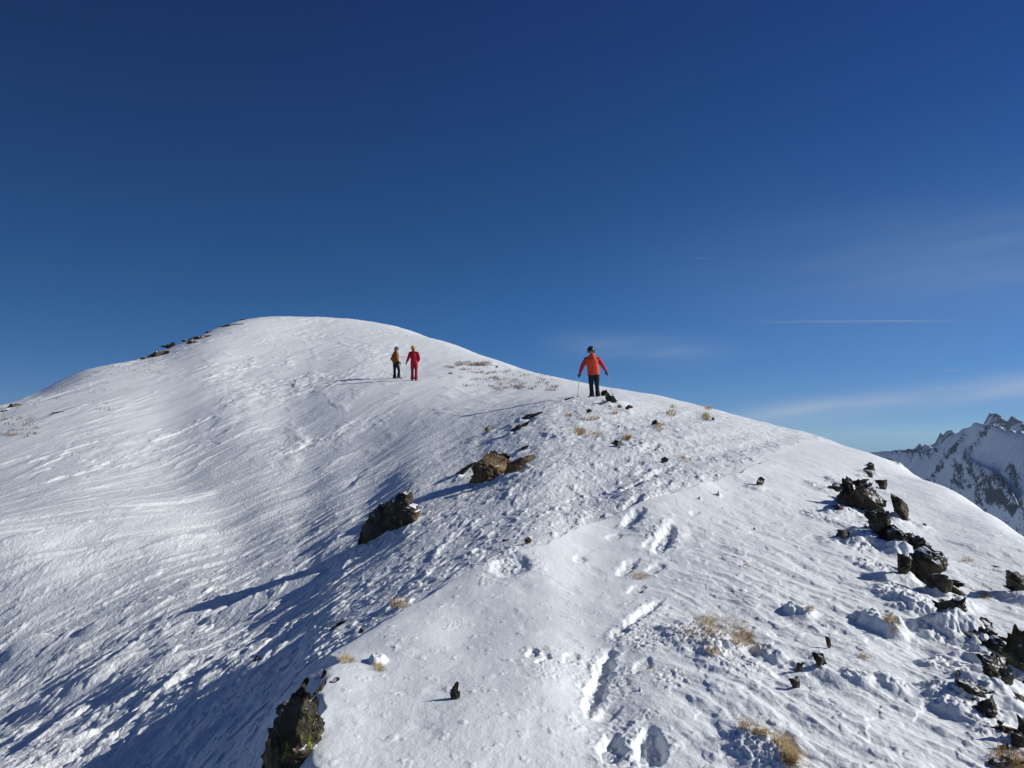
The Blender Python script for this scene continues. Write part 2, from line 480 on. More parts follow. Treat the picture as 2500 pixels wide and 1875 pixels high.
# knobbly crust between the lip and the knoll
crust = sstep(.0, .4, -LD) * (1 - sstep(26, 34, YF))
knoll = crust * sstep(9, 14, YF) * sstep(-.16, .02, XF / YF)
H += knoll * (.008 * fbm(A1 * 2.6, B1 * 1.1, 56, 4) + .022 * np.maximum(0, fbm(A1 * 5, B1 * 2.2, 57, 3) - .25) - .022 * np.maximum(0, fbm(A1 * 4, B1 * 1.6, 58, 3) - .3))
H += crust * (lim(.10) * .008 * fbm(A1 * 9, B1 * 3.6, 51, 4) + lim(.07) * .004 * fbm(A1 * 17, B1 * 9, 55, 2) + .010 * fbm(A1 * 1.5, B1 * .35, 52, 3))
cr = fbm(A1 * 4.5, B1 * 1.7, 53, 4)
H += crust * lim(.2) * .045 * np.maximum(0, cr - .28) - crust * lim(.2) * .03 * np.maximum(0, -cr - .35)
H += crust * lim(.12) * .035 * np.maximum(0, fbm(XF * 9, YF * 6, 54, 3) - .35)
# the cap: soft undulation, fine grain, ripples on its right half
H += cap * (.022 * fbm(XF * 1.0, YF * .7, 61, 3) + .0018 * lim(.06) * fbm(XF * 14, YF * 9, 62, 3) + .012 * lim(.1) * np.maximum(0, fbm(XF * 9, YF * 7, 68, 3) - .45) - .010 * np.maximum(0, fbm(XF * 3.2, YF * 2.4, 69, 3) - .35))
A3, B3 = wind(-20)
A3 = A3 + .12 * perlin(A3 * 1.7, B3 * 1.1, 65)
rp = .55 - 1.3 * np.abs(fbm(A3 * 2.1, B3 * .55, 63, 3, .5)) + .55 * fbm(A3 * 6.5, B3 * 1.9, 70, 3)
H += right * lim(.1) * (.024 * rp + .004 * fbm(XF * 13, YF * 9, 64, 3))
H += right * lim(.15) * .007 * sstep(.15, .3, fbm(XF * 4 + 9, YF * 2.5, 66, 3))
rs = sstep(uu(1950), uu(2200), XF / YF) * sstep(12, 16, YF)
H += rs * .02 * fbm(XF * 1.2, YF * .6, 67, 4)
# wind drifts on the flank that stand far enough out to catch the sun: broad towards it, steep behind
for k, (p0, p1, wd) in enumerate((((15, 1760), (365, 1575), .62), ((25, 1868), (227, 1717), .30), ((500, 1515), (790, 1385), .75), ((370, 1597), (600, 1528), .45), ((296, 1716), (488, 1594), .36),
                                  ((150, 1460), (250, 1405), .40), ((0, 1335), (230, 1282), .9), ((346, 1350), (490, 1312), .6), ((785, 1470), (870, 1424), .35), ((845, 1205), (945, 1125), .9),
                                  ((985, 1212), (1052, 1185), .4), ((115, 1868), (234, 1805), .2), ((0, 1828), (100, 1774), .3), ((60, 1400), (330, 1330), .5), ((420, 1440), (560, 1380), .4), ((560, 1290), (760, 1215), .6),
                                  ((650, 1450), (760, 1400), .35), ((180, 1570), (330, 1490), .35), ((0, 1620), (120, 1555), .5), ((700, 1180), (900, 1095), .7), ((300, 1180), (520, 1110), .8), ((60, 1220), (260, 1160), .8))):
    a = base_hit(*p0)[:2]; b = base_hit(*p1)[:2]; L = np.linalg.norm(b - a); d = (b - a) / L; c = (a + b) / 2
    m = (np.abs(XF - c[0]) < L / 2 + 2 * wd) & (np.abs(YF - c[1]) < L / 2 + 2 * wd)
    if not m.any(): continue
    x = XF[m] + .22 * wd * fbm(XF[m] * 1.1, YF[m] * .6, 500 + k, 3); y = YF[m]
    t = ((x - c[0]) * d[0] + (y - c[1]) * d[1]) / (L / 2); q = ((x - c[0]) * d[1] - (y - c[1]) * d[0]) / wd
    along = np.clip(1 - np.abs(t) ** 2.2, 0, 1) * (.75 + .35 * perlin(x * 1.3, y * .8, 520 + k))
    prof = np.where(q > 0, np.clip(1 - q, 0, 1) ** 1.3, np.clip(1 + q / .28, 0, 1))
    H[m] += ((.36 if k in (0, 1, 2, 4, 11, 12, 17, 18) else .13) * wd * np.clip(along, 0, 1) * prof).astype(np.float32)
ZB = Z + H


# ---- stamps: boot holes, kicked-up clods, hummocks with frosted lumps
def stamp_pit(p0, p1, width, depth, rim=.5, seed=1, steep=.42):
    global ZB
    a = base_hit(*p0)[:2]; b = base_hit(*p1)[:2]
    c = (a + b) / 2; d = b - a; L = max(np.linalg.norm(d) / 2, .05); d = d / (np.linalg.norm(d) + 1e-9)
    m = (np.abs(XF - c[0]) < L + 3 * width) & (np.abs(YF - c[1]) < L + 3 * width)
    if not m.any(): return
    x, y = XF[m], YF[m]
    x = x + .022 * fbm(x * 8, y * 8, seed, 3); y = y + .030 * fbm(x * 11, y * 11, seed + 5, 3)
    t = (x - c[0]) * d[0] + (y - c[1]) * d[1]; s = -(x - c[0]) * d[1] + (y - c[1]) * d[0]
    e = np.sqrt((t / (L + width * .3)) ** 2 + (s / (width / 2)) ** 2)
    inside = 1 - sstep(1 - steep, 1 + steep * .4, e)
    clod = np.abs(fbm(x * 11, y * 11, seed + 9, 3))
    ring = np.exp(-((e - 1.5) / .45) ** 2) * sstep(-.3, .4, perlin(x * 5, y * 5, seed + 21))
    ZB[m] += -depth * inside * (1 - .35 * clod) + rim * depth * ring * (.2 + 1.1 * clod)


def stamp_lumps(p, r_px, amp, freq=14, seed=2, dome=0.):
    global ZB
    c = base_hit(*p); R = r_px / FPX * c[1]
    m = (np.abs(XF - c[0]) < R * 2.2) & (np.abs(YF - c[1]) < R * 4)
    if not m.any(): return
    x, y = XF[m], YF[m]
    e = np.sqrt(((x - c[0]) / R) ** 2 + ((y - c[1]) / (R * 1.7)) ** 2) + .25 * fbm(x * 5, y * 5, seed, 2)
    k = 1 - sstep(.45, 1.1, e)
    lump = .9 - np.abs(fbm(x * freq, y * freq * .8, seed + 3, 3)) * 1.6
    ZB[m] += k * (.6 * amp * lump * lim(1.2 / freq)[m] + dome)


for k, (p0, p1, w_, d_) in enumerate((
        ((1435, 1745), (1490, 1590), .15, .13), ((1500, 1860), (1490, 1800), .17, .10), ((1590, 1860), (1585, 1785), .20, .15),
        ((1530, 1535), (1610, 1470), .15, .10), ((1515, 1402), (1550, 1372), .20, .08), ((1605, 1350), (1640, 1290), .26, .17),
        ((1535, 1290), (1560, 1262), .30, .15), ((1530, 1245), (1560, 1215), .26, .12), ((1585, 1225), (1640, 1205), .30, .13),
        ((1530, 1200), (1555, 1180), .34, .15), ((1590, 1165), (1625, 1140), .34, .12), ((1615, 1190), (1630, 1175), .25, .08),
        ((1245, 1402), (1250, 1372), .48, .12), ((1300, 1605), (1300, 1590), .10, .05), ((1335, 1612), (1335, 1600), .06, .04),
        ((1318, 1622), (1320, 1612), .06, .04), ((1410, 1375), (1420, 1365), .16, .05), ((1575, 1105), (1600, 1090), .4, .1),
        ((1380, 1620), (1400, 1600), .12, .04), ((1500, 1560), (1520, 1540), .16, .05), ((1545, 1450), (1565, 1430), .18, .05), ((1590, 1400), (1610, 1380), .2, .06), ((1580, 1340), (1600, 1320), .2, .07), ((1470, 1760), (1500, 1735), .15, .05), ((1560, 1640), (1580, 1610), .14, .04), ((1565, 1180), (1590, 1165), .3, .09), ((1560, 1155), (1580, 1140), .3, .08), ((1490, 1330), (1510, 1315), .2, .05), ((1690, 1262), (1700, 1255), .15, .05), ((1540, 1135), (1560, 1128), .35, .08))):
    stamp_pit(p0, p1, w_ * .8, d_ * .44, .24, 100 + 7 * k)
for k, (p, r, a, f, dm) in enumerate((
        ((1470, 1665), 110, .013, 13, 0), ((1540, 1820), 120, .016, 12, 0), ((1575, 1490), 80, .012, 13, 0), ((1610, 1300), 75, .05, 13, .02),
        ((1560, 1215), 70, .06, 11, .02), ((1700, 1560), 105, .030, 15, .03), ((1780, 1610), 90, .025, 17, .02), ((1560, 1560), 80, .028, 16, .01),
        ((1850, 1840), 85, .03, 14, .03), ((2150, 1535), 55, .035, 11, .09), ((1950, 1500), 40, .03, 12, .05), ((2240, 1490), 70, .03, 11, .04),
        ((2090, 1660), 40, .02, 14, .03), ((2190, 1680), 45, .02, 13, .03), ((1880, 1600), 40, .03, 12, .05), ((2380, 1580), 80, .035, 11, .05),
        ((2330, 1720), 80, .03, 13, .02), ((2050, 1180), 35, .05, 8, .05), ((2140, 1330), 60, .03, 9, .03), ((1115, 1530), 40, .02, 18, 0),
        ((2090, 1290), 60, .03, 9, .03), ((1900, 1860), 80, .025, 15, 0), ((1640, 1660), 60, .018, 18, 0), ((1350, 1640), 60, .015, 20, 0),
        ((1420, 1500), 60, .015, 18, 0), ((920, 1630), 24, .02, 14, .04), ((2450, 1800), 90, .03, 12, .02), ((1820, 1180), 40, .02, 10, .02),
        ((2000, 1262), 45, .05, 8, .02), ((2080, 1325), 50, .05, 8, .02), ((2130, 1385), 50, .05, 8, .02), ((2185, 1450), 55, .045, 9, .02), ((2250, 1490), 55, .045, 9, .02), ((2290, 1560), 60, .04, 10, .02), ((2320, 1640), 60, .04, 11, .02), ((2000, 1190), 40, .05, 7, .02), ((1500, 985), 40, .06, 4, .05), ((1430, 1010), 60, .04, 5, .0), ((1560, 1090), 70, .05, 5, .0), ((1370, 1060), 50, .05, 5, .04))):
    stamp_lumps(p, r, a, f, 300 + 11 * k, dm)

# little wind-carved fins of snow
for (u, v, hgt) in ((1752, 1222, .07), (1706, 1230, .05), (1560, 1690, .03)):
    c = base_hit(u, v); R = hgt * .55
    m = (np.abs(XF - c[0]) < .4) & (np.abs(YF - c[1]) < .6)
    x, y = XF[m] - c[0] + .03 * fbm(XF[m] * 12, YF[m] * 12, 5, 3), YF[m] - c[1]
    ZB[m] += hgt * np.clip(1 - np.sqrt((np.where(x > 0, x * .6, x * 1.6) / R) ** 2 + (y / (R * 1.3)) ** 2), 0, 1) ** .8

def hit(u, v): return base_hit(u, v, ZB)


def ground(x, y):
    r = int(np.argmin(np.abs(S - math.log(y)))); c = int(np.argmin(np.abs(U - x / y)))
    return float(ZB[r, c])


# the valley country far below, out to the horizon
gx = np.array([-60000, -20000, -6000, -2000, 0, 2000, 6000, 20000, 60000.]); gy = gx.copy()
GX, GY = np.meshgrid(gx, gy)
low = mesh_obj('valley_terrain', np.stack([GX, GY, -2200 + 0 * GX], -1).reshape(-1, 3), grid_faces(9, 9), SNOW)
tag(low, kind='structure')

# ------------------------------------------------------------------ mountains across the valley
def mountain(name, cols, vtop, y0, y1, back, nU, nR, rough, seed, mat, rockf, skew=-5.0):
    """cols: {u: [(t, v)...]} with t = 0 at the foot (distance y0) and 1 on the crest (y1)"""
    us = sorted(cols)
    t = np.concatenate([np.linspace(0, 1, nR), np.linspace(1, 1 + back, nR // 4)[1:]])
    Wm = np.array([pchip(np.array([p[0] for p in sorted(cols[u])], float), np.array([ww(p[1]) for p in sorted(cols[u])]), t) for u in us])
    Um = np.linspace(uu(us[0]), uu(us[-1]), nU)
    Wg = pchip(np.array([uu(u) for u in us]), Wm.T, Um)
    Yc = y1 + skew * np.clip(Um * FPX + 1250 - 2350, -300, 150)
    Ym = Yc[None] - (y1 - y0) * (1 - t)[:, None]; Xm = Ym * Um[None]
    Zm = EYE + Ym * Wg
    k = rough
    wx = Xm + 40 * fbm(Xm / 160, Ym / 160, seed + 50, 3)
    ridge = 1 - 2 * np.abs(fbm(wx / 190, (Ym + Zm * .6) / 420, seed, 4))
    fine = fbm(Xm / 42, (Ym + Zm) / 70, seed + 9, 4)
    taper = np.clip(1.15 - np.abs(t - 1) * 0, 0, 1)[:, None]
    Zm = Zm + k * (ridge - .5) * 12 * taper + k * 5 * fine
    o = mesh_obj(name, np.stack([Xm, Ym, Zm], -1).reshape(-1, 3), grid_faces(*Xm.shape), mat)
    r = rockf(Xm, Ym, Zm, Um[None] * np.ones_like(Xm), Wg, ridge, fine)
    a = o.data.attributes.new('rock', 'FLOAT', 'POINT'); a.data.foreach_set('value', r.astype(np.float32).ravel())
    return tag(o, kind='structure')


def spot(Um, Wg, u, v, ru, rv, tilt=0.):
    a = (Um * FPX + 1250 - u); b = (V0 - Wg * FPX - v)
    c, s = math.cos(tilt), math.sin(tilt)
    return np.exp(-(((a * c + b * s) / ru) ** 2 + ((-a * s + b * c) / rv) ** 2))


def near_rock(Xm, Ym, Zm, Um, Wg, ridge, fine):
    # bare rock holds on the spur and in bands down the fall line; the bowls keep their snow
    ax = Um * 3500; az_ = Wg * 3500
    r = .36 + .15 * fbm(ax / 34 + .45 * az_ / 34, az_ / 70 - ax / 120, 5, 5, .7) + .10 * fbm(ax / 9, az_ / 9, 6, 4, .65)
    r = r + 0.230 * spot(Um, Wg, 2415, 1190, 62, 55, .7) + 0.187 * spot(Um, Wg, 2350, 1140, 22, 75, .55) + 0.216 * spot(Um, Wg, 2470, 1235, 50, 22, .5)
    r = r + 0.202 * spot(Um, Wg, 2398, 1065, 12, 26, .5) + 0.216 * spot(Um, Wg, 2290, 1140, 10, 60, .65) + 0.202 * spot(Um, Wg, 2330, 1090, 8, 34, .65)
    r = r + 0.158 * spot(Um, Wg, 2230, 1108, 40, 12, .1) + 0.216 * spot(Um, Wg, 2250, 1097, 60, 5, -.08) + 0.216 * spot(Um, Wg, 2460, 1048, 50, 5, .1)
    r = r + 0.144 * spot(Um, Wg, 2420, 1100, 14, 14) + 0.144 * spot(Um, Wg, 2485, 1150, 30, 40)
    r = r - 0.300 * spot(Um, Wg, 2460, 1100, 45, 28) - 0.200 * spot(Um, Wg, 2310, 1075, 26, 14, -.5)
    return r


MTN = mat_mountain('alpine_face'); MTN_FAR = mat_mountain('alpine_face_far', rockc=(.07, .07, .075))
mountain('mountain_face', {
    1900: [(0, 1620), (1, 1190), (1.5, 1300)], 2050: [(0, 1560), (.6, 1260), (1, 1122), (1.5, 1260)],
    2130: [(0, 1540), (.6, 1240), (1, 1106), (1.5, 1250)], 2200: [(0, 1520), (.6, 1225), (1, 1100), (1.5, 1240)],
    2280: [(0, 1500), (.6, 1215), (1, 1088), (1.5, 1240)], 2310: [(0, 1495), (.6, 1205), (1, 1072), (1.5, 1230)],
    2340: [(0, 1490), (.6, 1180), (1, 1053), (1.5, 1220)], 2365: [(0, 1480), (.45, 1210), (.72, 1116), (.78, 1113), (1, 1040), (1.5, 1220)],
    2385: [(0, 1475), (.4, 1230), (.66, 1126), (.72, 1125), (1, 1035), (1.5, 1220)], 2405: [(0, 1470), (.35, 1250), (.6, 1142), (.68, 1142), (1, 1037), (1.5, 1220)],
    2440: [(0, 1470), (.25, 1280), (.48, 1166), (.56, 1170), (1, 1044), (1.5, 1220)], 2470: [(0, 1470), (.2, 1310), (.38, 1200), (.46, 1205), (1, 1054), (1.5, 1230)],
    2500: [(0, 1470), (.15, 1340), (.28, 1243), (.36, 1248), (1, 1056), (1.5, 1230)], 2560: [(0, 1480), (.12, 1400), (.2, 1320), (.28, 1320), (1, 1066), (1.5, 1240)],
    2700: [(0, 1500), (.3, 1350), (1, 1060), (1.5, 1250)], 3000: [(0, 1500), (.4, 1300), (1, 1100), (1.5, 1280)]},
    1000, 2800, 3500, .5, 560, 420, 1.0, 71, MTN, near_rock)
sky_pts = ((1900, 1260), (2150, 1160), (2210, 1108), (2236, 1092), (2246, 1083), (2252, 1090), (2258, 1085), (2268, 1088), (2282, 1082), (2290, 1068), (2297, 1056), (2301, 1062),
           (2306, 1058), (2312, 1052), (2324, 1051), (2332, 1058), (2345, 1066), (2390, 1040), (2402, 1034), (2411, 1016), (2417, 1008), (2430, 1009), (2440, 1014), (2452, 1024),
           (2458, 1029), (2464, 1023), (2470, 1016), (2480, 1022), (2500, 1031), (2560, 1050), (2700, 1090), (3000, 1120))
mountain('far_peaks', {u: [(0, v + 420), (.5, v + 150), (1, v), (1.5, v + 150)] for u, v in sky_pts},
         1000, 5000, 5700, .5, 700, 160, .35, 91, MTN_FAR, lambda X_, Y_, Z_, U_, W_, r, f: .58 + .22 * f + .08 * r)


# ------------------------------------------------------------------ rocks
_ico = {}


def ico(n):
    if n not in _ico:
        bm = bmesh.new(); bmesh.ops.create_icosphere(bm, subdivisions=n, radius=1)
        v = np.array([q.co[:] for q in bm.verts]); f = np.array([[q.index for q in p.verts] for p in bm.faces]); bm.free()
        _ico[n] = (v, f)
    return _ico[n]


def ray_poly(poly, cx, cz, th):
    """distance from the centre to the outline along each angle"""
    px = np.array([p[0] for p in poly]) - cx; pz = np.array([p[1] for p in poly]) - cz
    qx = np.roll(px, -1); qz = np.roll(pz, -1)
    dx, dz = np.cos(th)[:, None], np.sin(th)[:, None]
    ex, ez = (qx - px)[None], (qz - pz)[None]
    den = dx * ez - dz * ex
    with np.errstate(divide='ignore', invalid='ignore'):
        t = (px[None] * ez - pz[None] * ex) / den
        s = (px[None] * dz - pz[None] * dx) / den
    ok = (s >= -1e-6) & (s <= 1 + 1e-6) & (t > 0) & (np.abs(den) > 1e-12)
    t = np.where(ok, t, 0)
    r = t.max(1)
    return np.where(r <= 0, np.median(r[r > 0]) if (r > 0).any() else .1, r)


def rock(name, poly, label, mat=None, cat='rock', group=None, y=None, thick=.8, seed=None, detail=None, crag=1.0, sink=.25, anchor=None, cuts=12, grow=None):
    grow = grow or (1.02 if group == BAND else 1.06)
    if group and 'skyline' in group:
        poly = np.array(poly, float); vb = poly[:, 1].max(); um = poly[:, 0].mean()
        poly = np.stack([um + (poly[:, 0] - um) * 1.35, vb + 2 - (vb - poly[:, 1]) * .72], 1)
    """A stone of real thickness whose outline from the ridge path follows poly (photograph pixels)."""
    poly = np.array(poly, float)
    if seed is None: seed = int(abs(poly[:, 0].sum() * 7 + poly[:, 1].sum() * 3)) % 997
    umin, umax = poly[:, 0].min(), poly[:, 0].max(); vmin, vmax = poly[:, 1].min(), poly[:, 1].max()
    if y is None:
        a = anchor or ((umin + umax) / 2, vmax)
        y = hit(*a)[1]
    m = y / FPX
    size = max(umax - umin, vmax - vmin) * m
    T = thick * .5 * min(max((umax - umin), .35 * (vmax - vmin)), 2.2 * (vmax - vmin)) * m
    yc = y + .85 * T
    m = yc / FPX
    P = np.stack([(poly[:, 0] - 1250) * m, EYE + (V0 - poly[:, 1]) * m], 1)
    lo = P[:, 1].min()
    P[:, 1] = np.where(P[:, 1] < lo + .12 * (P[:, 1].max() - lo), P[:, 1] - sink * (P[:, 1].max() - lo), P[:, 1])   # bed it in the snow
    tilt = 0.
    if cat == 'boulder' and group is None and 4.6 < y < 30:                            # lie along the slope: follow the ground from the left foot to the right foot
        ft = []
        for f_ in (.15, .85):
            ux = umin + f_ * (umax - umin)
            pv = [p[1] + (ux - p[0]) * (q_[1] - p[1]) / (q_[0] - p[0]) for p, q_ in zip(poly, np.roll(poly, -1, 0)) if (p[0] - ux) * (q_[0] - ux) <= 0 and abs(q_[0] - p[0]) > 1e-6]
            ft.append(hit(ux, max(pv)))
        tilt = float(np.clip((ft[1][1] - ft[0][1]) / (ft[1][0] - ft[0][0]), -.5, 1.3))
        y = .5 * (ft[0][1] + ft[1][1]); m = y / FPX; yc = y + .85 * T; m = yc / FPX
        P = np.stack([(poly[:, 0] - 1250) * m, EYE + (V0 - poly[:, 1]) * m], 1)
        lo = P[:, 1].min()
        if abs(tilt) < .3: P[:, 1] = np.where(P[:, 1] < lo + .12 * (P[:, 1].max() - lo), P[:, 1] - sink * (P[:, 1].max() - lo), P[:, 1])
        else: P[:, 1] = np.where(P[:, 1] < np.median(P[:, 1]), P[:, 1] - .05 * (P[:, 1].max() - lo), P[:, 1])
    # area centroid
    x0, z0 = P[:, 0], P[:, 1]; x1, z1 = np.roll(x0, -1), np.roll(z0, -1)
    cr = x0 * z1 - x1 * z0; A = cr.sum() / 2
    cx = ((x0 + x1) * cr).sum() / (6 * A); cz = ((z0 + z1) * cr).sum() / (6 * A)
    if detail is None: detail = 3 if (umax - umin) < 16 else (4 if (umax - umin) < 34 else 5)
    if size > .1 and 4.7 < yc < 30: BANKS.append((cx, yc - .8 * T, (umax - umin) * m / 2, (vmax - vmin) * m, seed))
    v, f = ico(detail)
    th = np.arctan2(v[:, 2], v[:, 0]); rho = np.hypot(v[:, 0], v[:, 2])
    r = ray_poly(P, cx, cz, th) * grow
    jag = fbm(np.cos(th) * 3 + seed, np.sin(th) * 3 + seed * .37, 77, 4, .65)
    r = r * (1 + .17 * crag * jag)
    rho2 = rho ** .7
    dep = np.sign(v[:, 1]) * np.abs(v[:, 1]) ** .5
    q = np.stack([r * rho2 * np.cos(th), dep * T, r * rho2 * np.sin(th)], 1)
    rq = np.random.default_rng(seed + 5)
    for _ in range(cuts if detail > 3 else 7):                       # cleavage faces, front and back, inside the outline
        nn = np.array([rq.normal() * .8, rq.choice([-1, -1, 1]) * rq.uniform(.35, 1), rq.normal() * .8]); nn /= np.linalg.norm(nn)
        nq = nn * np.array([1, size / max(2 * T, 1e-3) * .6, 1])
        pr = q @ nq; dd = pr.max() * rq.uniform(.35, .85)
        q[:, 1] -= np.clip(pr - dd, 0, None) / nq[1]
    q[:, 1] = np.clip(q[:, 1], -1.1 * T, 1.1 * T)
    n = q / size
    off = np.array([seed * 1.37, seed * .71, seed * .31])
    # cleaved slabs: beds dipping to one side, stepped, then broken along joints
    bed = np.array([.35, .25, .9]); bed /= np.linalg.norm(bed)
    ph = (n @ bed) * 9 + .8 * fbm3(n * 2.5 + off, 3, 2)
    stepv = (np.floor(ph) + sstep(.35, .65, ph - np.floor(ph))) - ph
    cell = np.abs(fbm3(n * 4.2 + off, 5, 3)); fine = fbm3(n * 12 + off, 7, 3); big = fbm3(n * 2.2 + off, 9, 2)
    dirn = q / (np.linalg.norm(q, axis=1)[:, None] + 1e-9)
    amt = crag * size * (.035 * stepv + .07 * (.30 - cell) + .020 * fine + .03 * big)
    w3 = np.stack([np.full(len(q), .75), np.full(len(q), 1.3), np.full(len(q), .75)], 1)
    q = q + dirn * amt[:, None] * w3
    q[:, 1] += tilt * q[:, 0]
    o = mesh_obj(name, q, f, mat or SCHIST, smooth=(detail >= 6))
    o.location = (cx, yc, cz)
    tag(o, label, cat, group)
    return o


BANKS = []
BAND = 'rocks along the outcrop on the right'


def zp(pts, ox, oy, k):
    return [(ox + a / k, oy + b / k) for a, b in pts]


ZA = lambda p: zp(p, 1980, 1120, 5.03)
ZB_ = lambda p: zp(p, 2200, 1380, 3.95)
ZC = lambda p: zp(p, 600, 1600, 6.03)
ZD = lambda p: zp(p, 840, 1080, 4.424)
ZE = lambda p: zp(p, 1000, 820, 3.16)
ZF = lambda p: zp(p, 1700, 1240, 2.6125)
ZG = lambda p: zp(p, 600, 1240, 2.602)
ZH = lambda p: zp(p, 0, 720, 3.16)
ZI = lambda p: zp(p, 1370, 930, 5.53)
ZJ = lambda p: zp(p, 1000, 860, 5.82)

# --- the outcrop that runs down the right side of the ridge
rock('rock', ZA([(330, 290), (400, 260), (470, 245), (500, 225), (540, 255), (530, 340), (545, 430), (505, 490), (490, 590), (440, 590), (370, 600), (305, 560), (330, 470), (375, 380), (370, 315)]),
     'tall shattered dark block at the top left end of the outcrop', LICHEN, group=BAND, crag=1.25)
rock('rock', ZA([(540, 275), (600, 250), (680, 250), (705, 320), (700, 420), (620, 450), (560, 400), (560, 330)]), 'rounded dark block behind the snow notch at the outcrop top', group=BAND, y=hit(2090, 1235)[1] + .25)
rock('rock', ZA([(690, 350), (760, 335), (810, 390), (890, 430), (900, 500), (940, 600), (905, 680), (830, 640), (760, 600), (735, 520), (630, 500), (570, 430)]), 'broad black broken block with olive lichen at its lower right corner', LICHEN, group=BAND, crag=1.3)
rock('rock', ZA([(195, 640), (270, 585), (360, 565), (368, 620), (270, 658)]), 'low dark wedge at the left foot of the outcrop', group=BAND)
rock('rock', ZA([(350, 680), (385, 650), (412, 680), (405, 715), (360, 715)]), 'small dark stone just under the rusty stone of the outcrop', group=BAND)
rock('rock', ZA([(380, 640), (430, 608), (480, 635), (500, 660), (430, 668)]), 'rusty orange stone lying at the foot of the shattered block', RUST, group=BAND)
rock('rock', ZA([(630, 545), (680, 530), (745, 570), (742, 612), (690, 592)]), 'rusty orange stone in the snow gap between two dark blocks', RUST, group=BAND)
rock('rock', ZA([(510, 500), (600, 490), (612, 600), (560, 625), (500, 610), (515, 560)]), 'thin dark slab leaning beside the rusty stone', group=BAND)
rock('rock', ZA([(690, 650), (760, 615), (860, 680), (868, 800), (862, 900), (800, 950), (770, 900), (720, 790), (700, 710)]), 'upright dark column in the middle of the upper outcrop', group=BAND, crag=1.2)
rock('rock', ZA([(790, 940), (830, 920), (800, 990), (735, 1040), (720, 1025)]), 'narrow dark splinter under the upright column', group=BAND)
rock('rock', ZA([(618, 860), (690, 822), (780, 860), (770, 892), (680, 918), (640, 890)]), 'pale tan flat stone beside the upright dark column', GREYROCK, group=BAND)
rock('rock', ZA([(870, 835), (930, 805), (990, 808), (1005, 870), (1080, 920), (1088, 970), (1020, 1045), (950, 990), (880, 930)]), 'snow pitted jagged stone right of the upright column', SCHIST, group=BAND, crag=1.5)
rock('rock', ZA([(870, 725), (940, 738), (965, 795), (900, 802)]), 'small dark stone tucked right of the upright column', group=BAND)
rock('rock', ZA([(655, 145), (755, 150), (748, 240), (700, 195)]), 'small dark pointed rock topmost above the outcrop', SCHIST, group=BAND, thick=.6, crag=.5)
rock('rock', ZA([(800, 265), (945, 257), (948, 320), (890, 398), (850, 340)]), 'dark triangular rock in clean snow above the outcrop', SCHIST, group=BAND, thick=.6, crag=.5)
rock('rock', ZA([(785, 335), (830, 350), (828, 375), (800, 365)]), 'tiny dark stone beside the triangular rock', group=BAND)
rock('rock', ZA([(912, 440), (1010, 418), (1030, 470), (1110, 510), (1190, 560), (1260, 660), (1268, 775), (1190, 752), (1100, 700), (1060, 640), (980, 550)]), 'long lichen streaked slab set apart on the right of the outcrop', LICHEN, group=BAND, crag=.9)
rock('rock', ZA([(1085, 970), (1130, 908), (1220, 918), (1290, 942), (1358, 1000), (1340, 1045), (1310, 1092), (1210, 1060), (1090, 1035)]), 'brown black capstone above the largest outcrop boulder', group=BAND)
rock('boulder', ZA([(1330, 1085), (1440, 1068), (1500, 1118), (1570, 1150), (1628, 1250), (1600, 1345), (1580, 1370), (1510, 1440), (1470, 1505), (1330, 1495), (1220, 1430), (1205, 1340), (1260, 1230), (1330, 1160)]), 'largest black boulder of the outcrop with a bright lichen patch', LICHEN, 'boulder', BAND, crag=1.0)
rock('rock', ZA([(1010, 1195), (1150, 1168), (1240, 1205), (1205, 1290), (1155, 1400), (1130, 1525), (1060, 1490), (1050, 1400), (1060, 1300)]), 'jagged dark rib leaning against the left of the largest boulder', group=BAND, crag=1.3)
rock('rock', ZA([(962, 1405), (1050, 1420), (1090, 1490), (1010, 1470)]), 'small dark fragment left of the jagged rib foot', group=BAND)
rock('rock', ZA([(1355, 783), (1400, 795), (1445, 852), (1400, 830)]), 'thin dark flake alone in the snow right of the lichen slab', group=BAND)
rock('rock', ZB_([(385, 195), (440, 152), (540, 158), (632, 210), (605, 290), (570, 312), (530, 320), (480, 260), (400, 240)]), 'dark flat topped rock just under the largest boulder', LICHEN, group=BAND)
rock('rock', ZB_([(505, 290), (572, 300), (575, 380), (520, 398), (500, 350)]), 'dark neck of rock joining two blocks mid outcrop', group=BAND)
rock('rock', ZB_([(365, 370), (440, 388), (500, 400), (570, 382), (622, 385), (638, 470), (600, 520), (540, 545), (450, 540), (420, 600), (375, 590), (405, 530), (400, 440)]), 'square cornered dark block mid outcrop with icy left edge', LICHEN, group=BAND, crag=1.2)
rock('rock', ZB_([(635, 480), (700, 488), (718, 540), (650, 525)]), 'small dark stone touching the square cornered block', group=BAND)
rock('rock', ZB_([(320, 640), (370, 625), (430, 660), (420, 690), (350, 670)]), 'rusty brown chip in the snow left of the lower boulders', RUST, group=BAND)
rock('boulder', ZB_([(655, 600), (740, 560), (850, 528), (920, 560), (980, 655), (950, 712), (880, 735), (800, 700), (720, 660)]), 'smooth domed dark boulder at the bend of the outcrop', SCHIST, 'boulder', BAND, crag=.7)
rock('rock', ZB_([(780, 750), (900, 718), (1010, 715), (1055, 830), (1055, 960), (1000, 985), (990, 880), (900, 830), (820, 800)]), 'cracked dark block under the domed boulder', LICHEN, group=BAND, crag=1.2)
rock('rock', ZB_([(640, 850), (720, 830), (810, 795), (805, 820), (720, 860), (660, 880)]), 'thin dark overhang under an icy snow lobe', group=BAND)
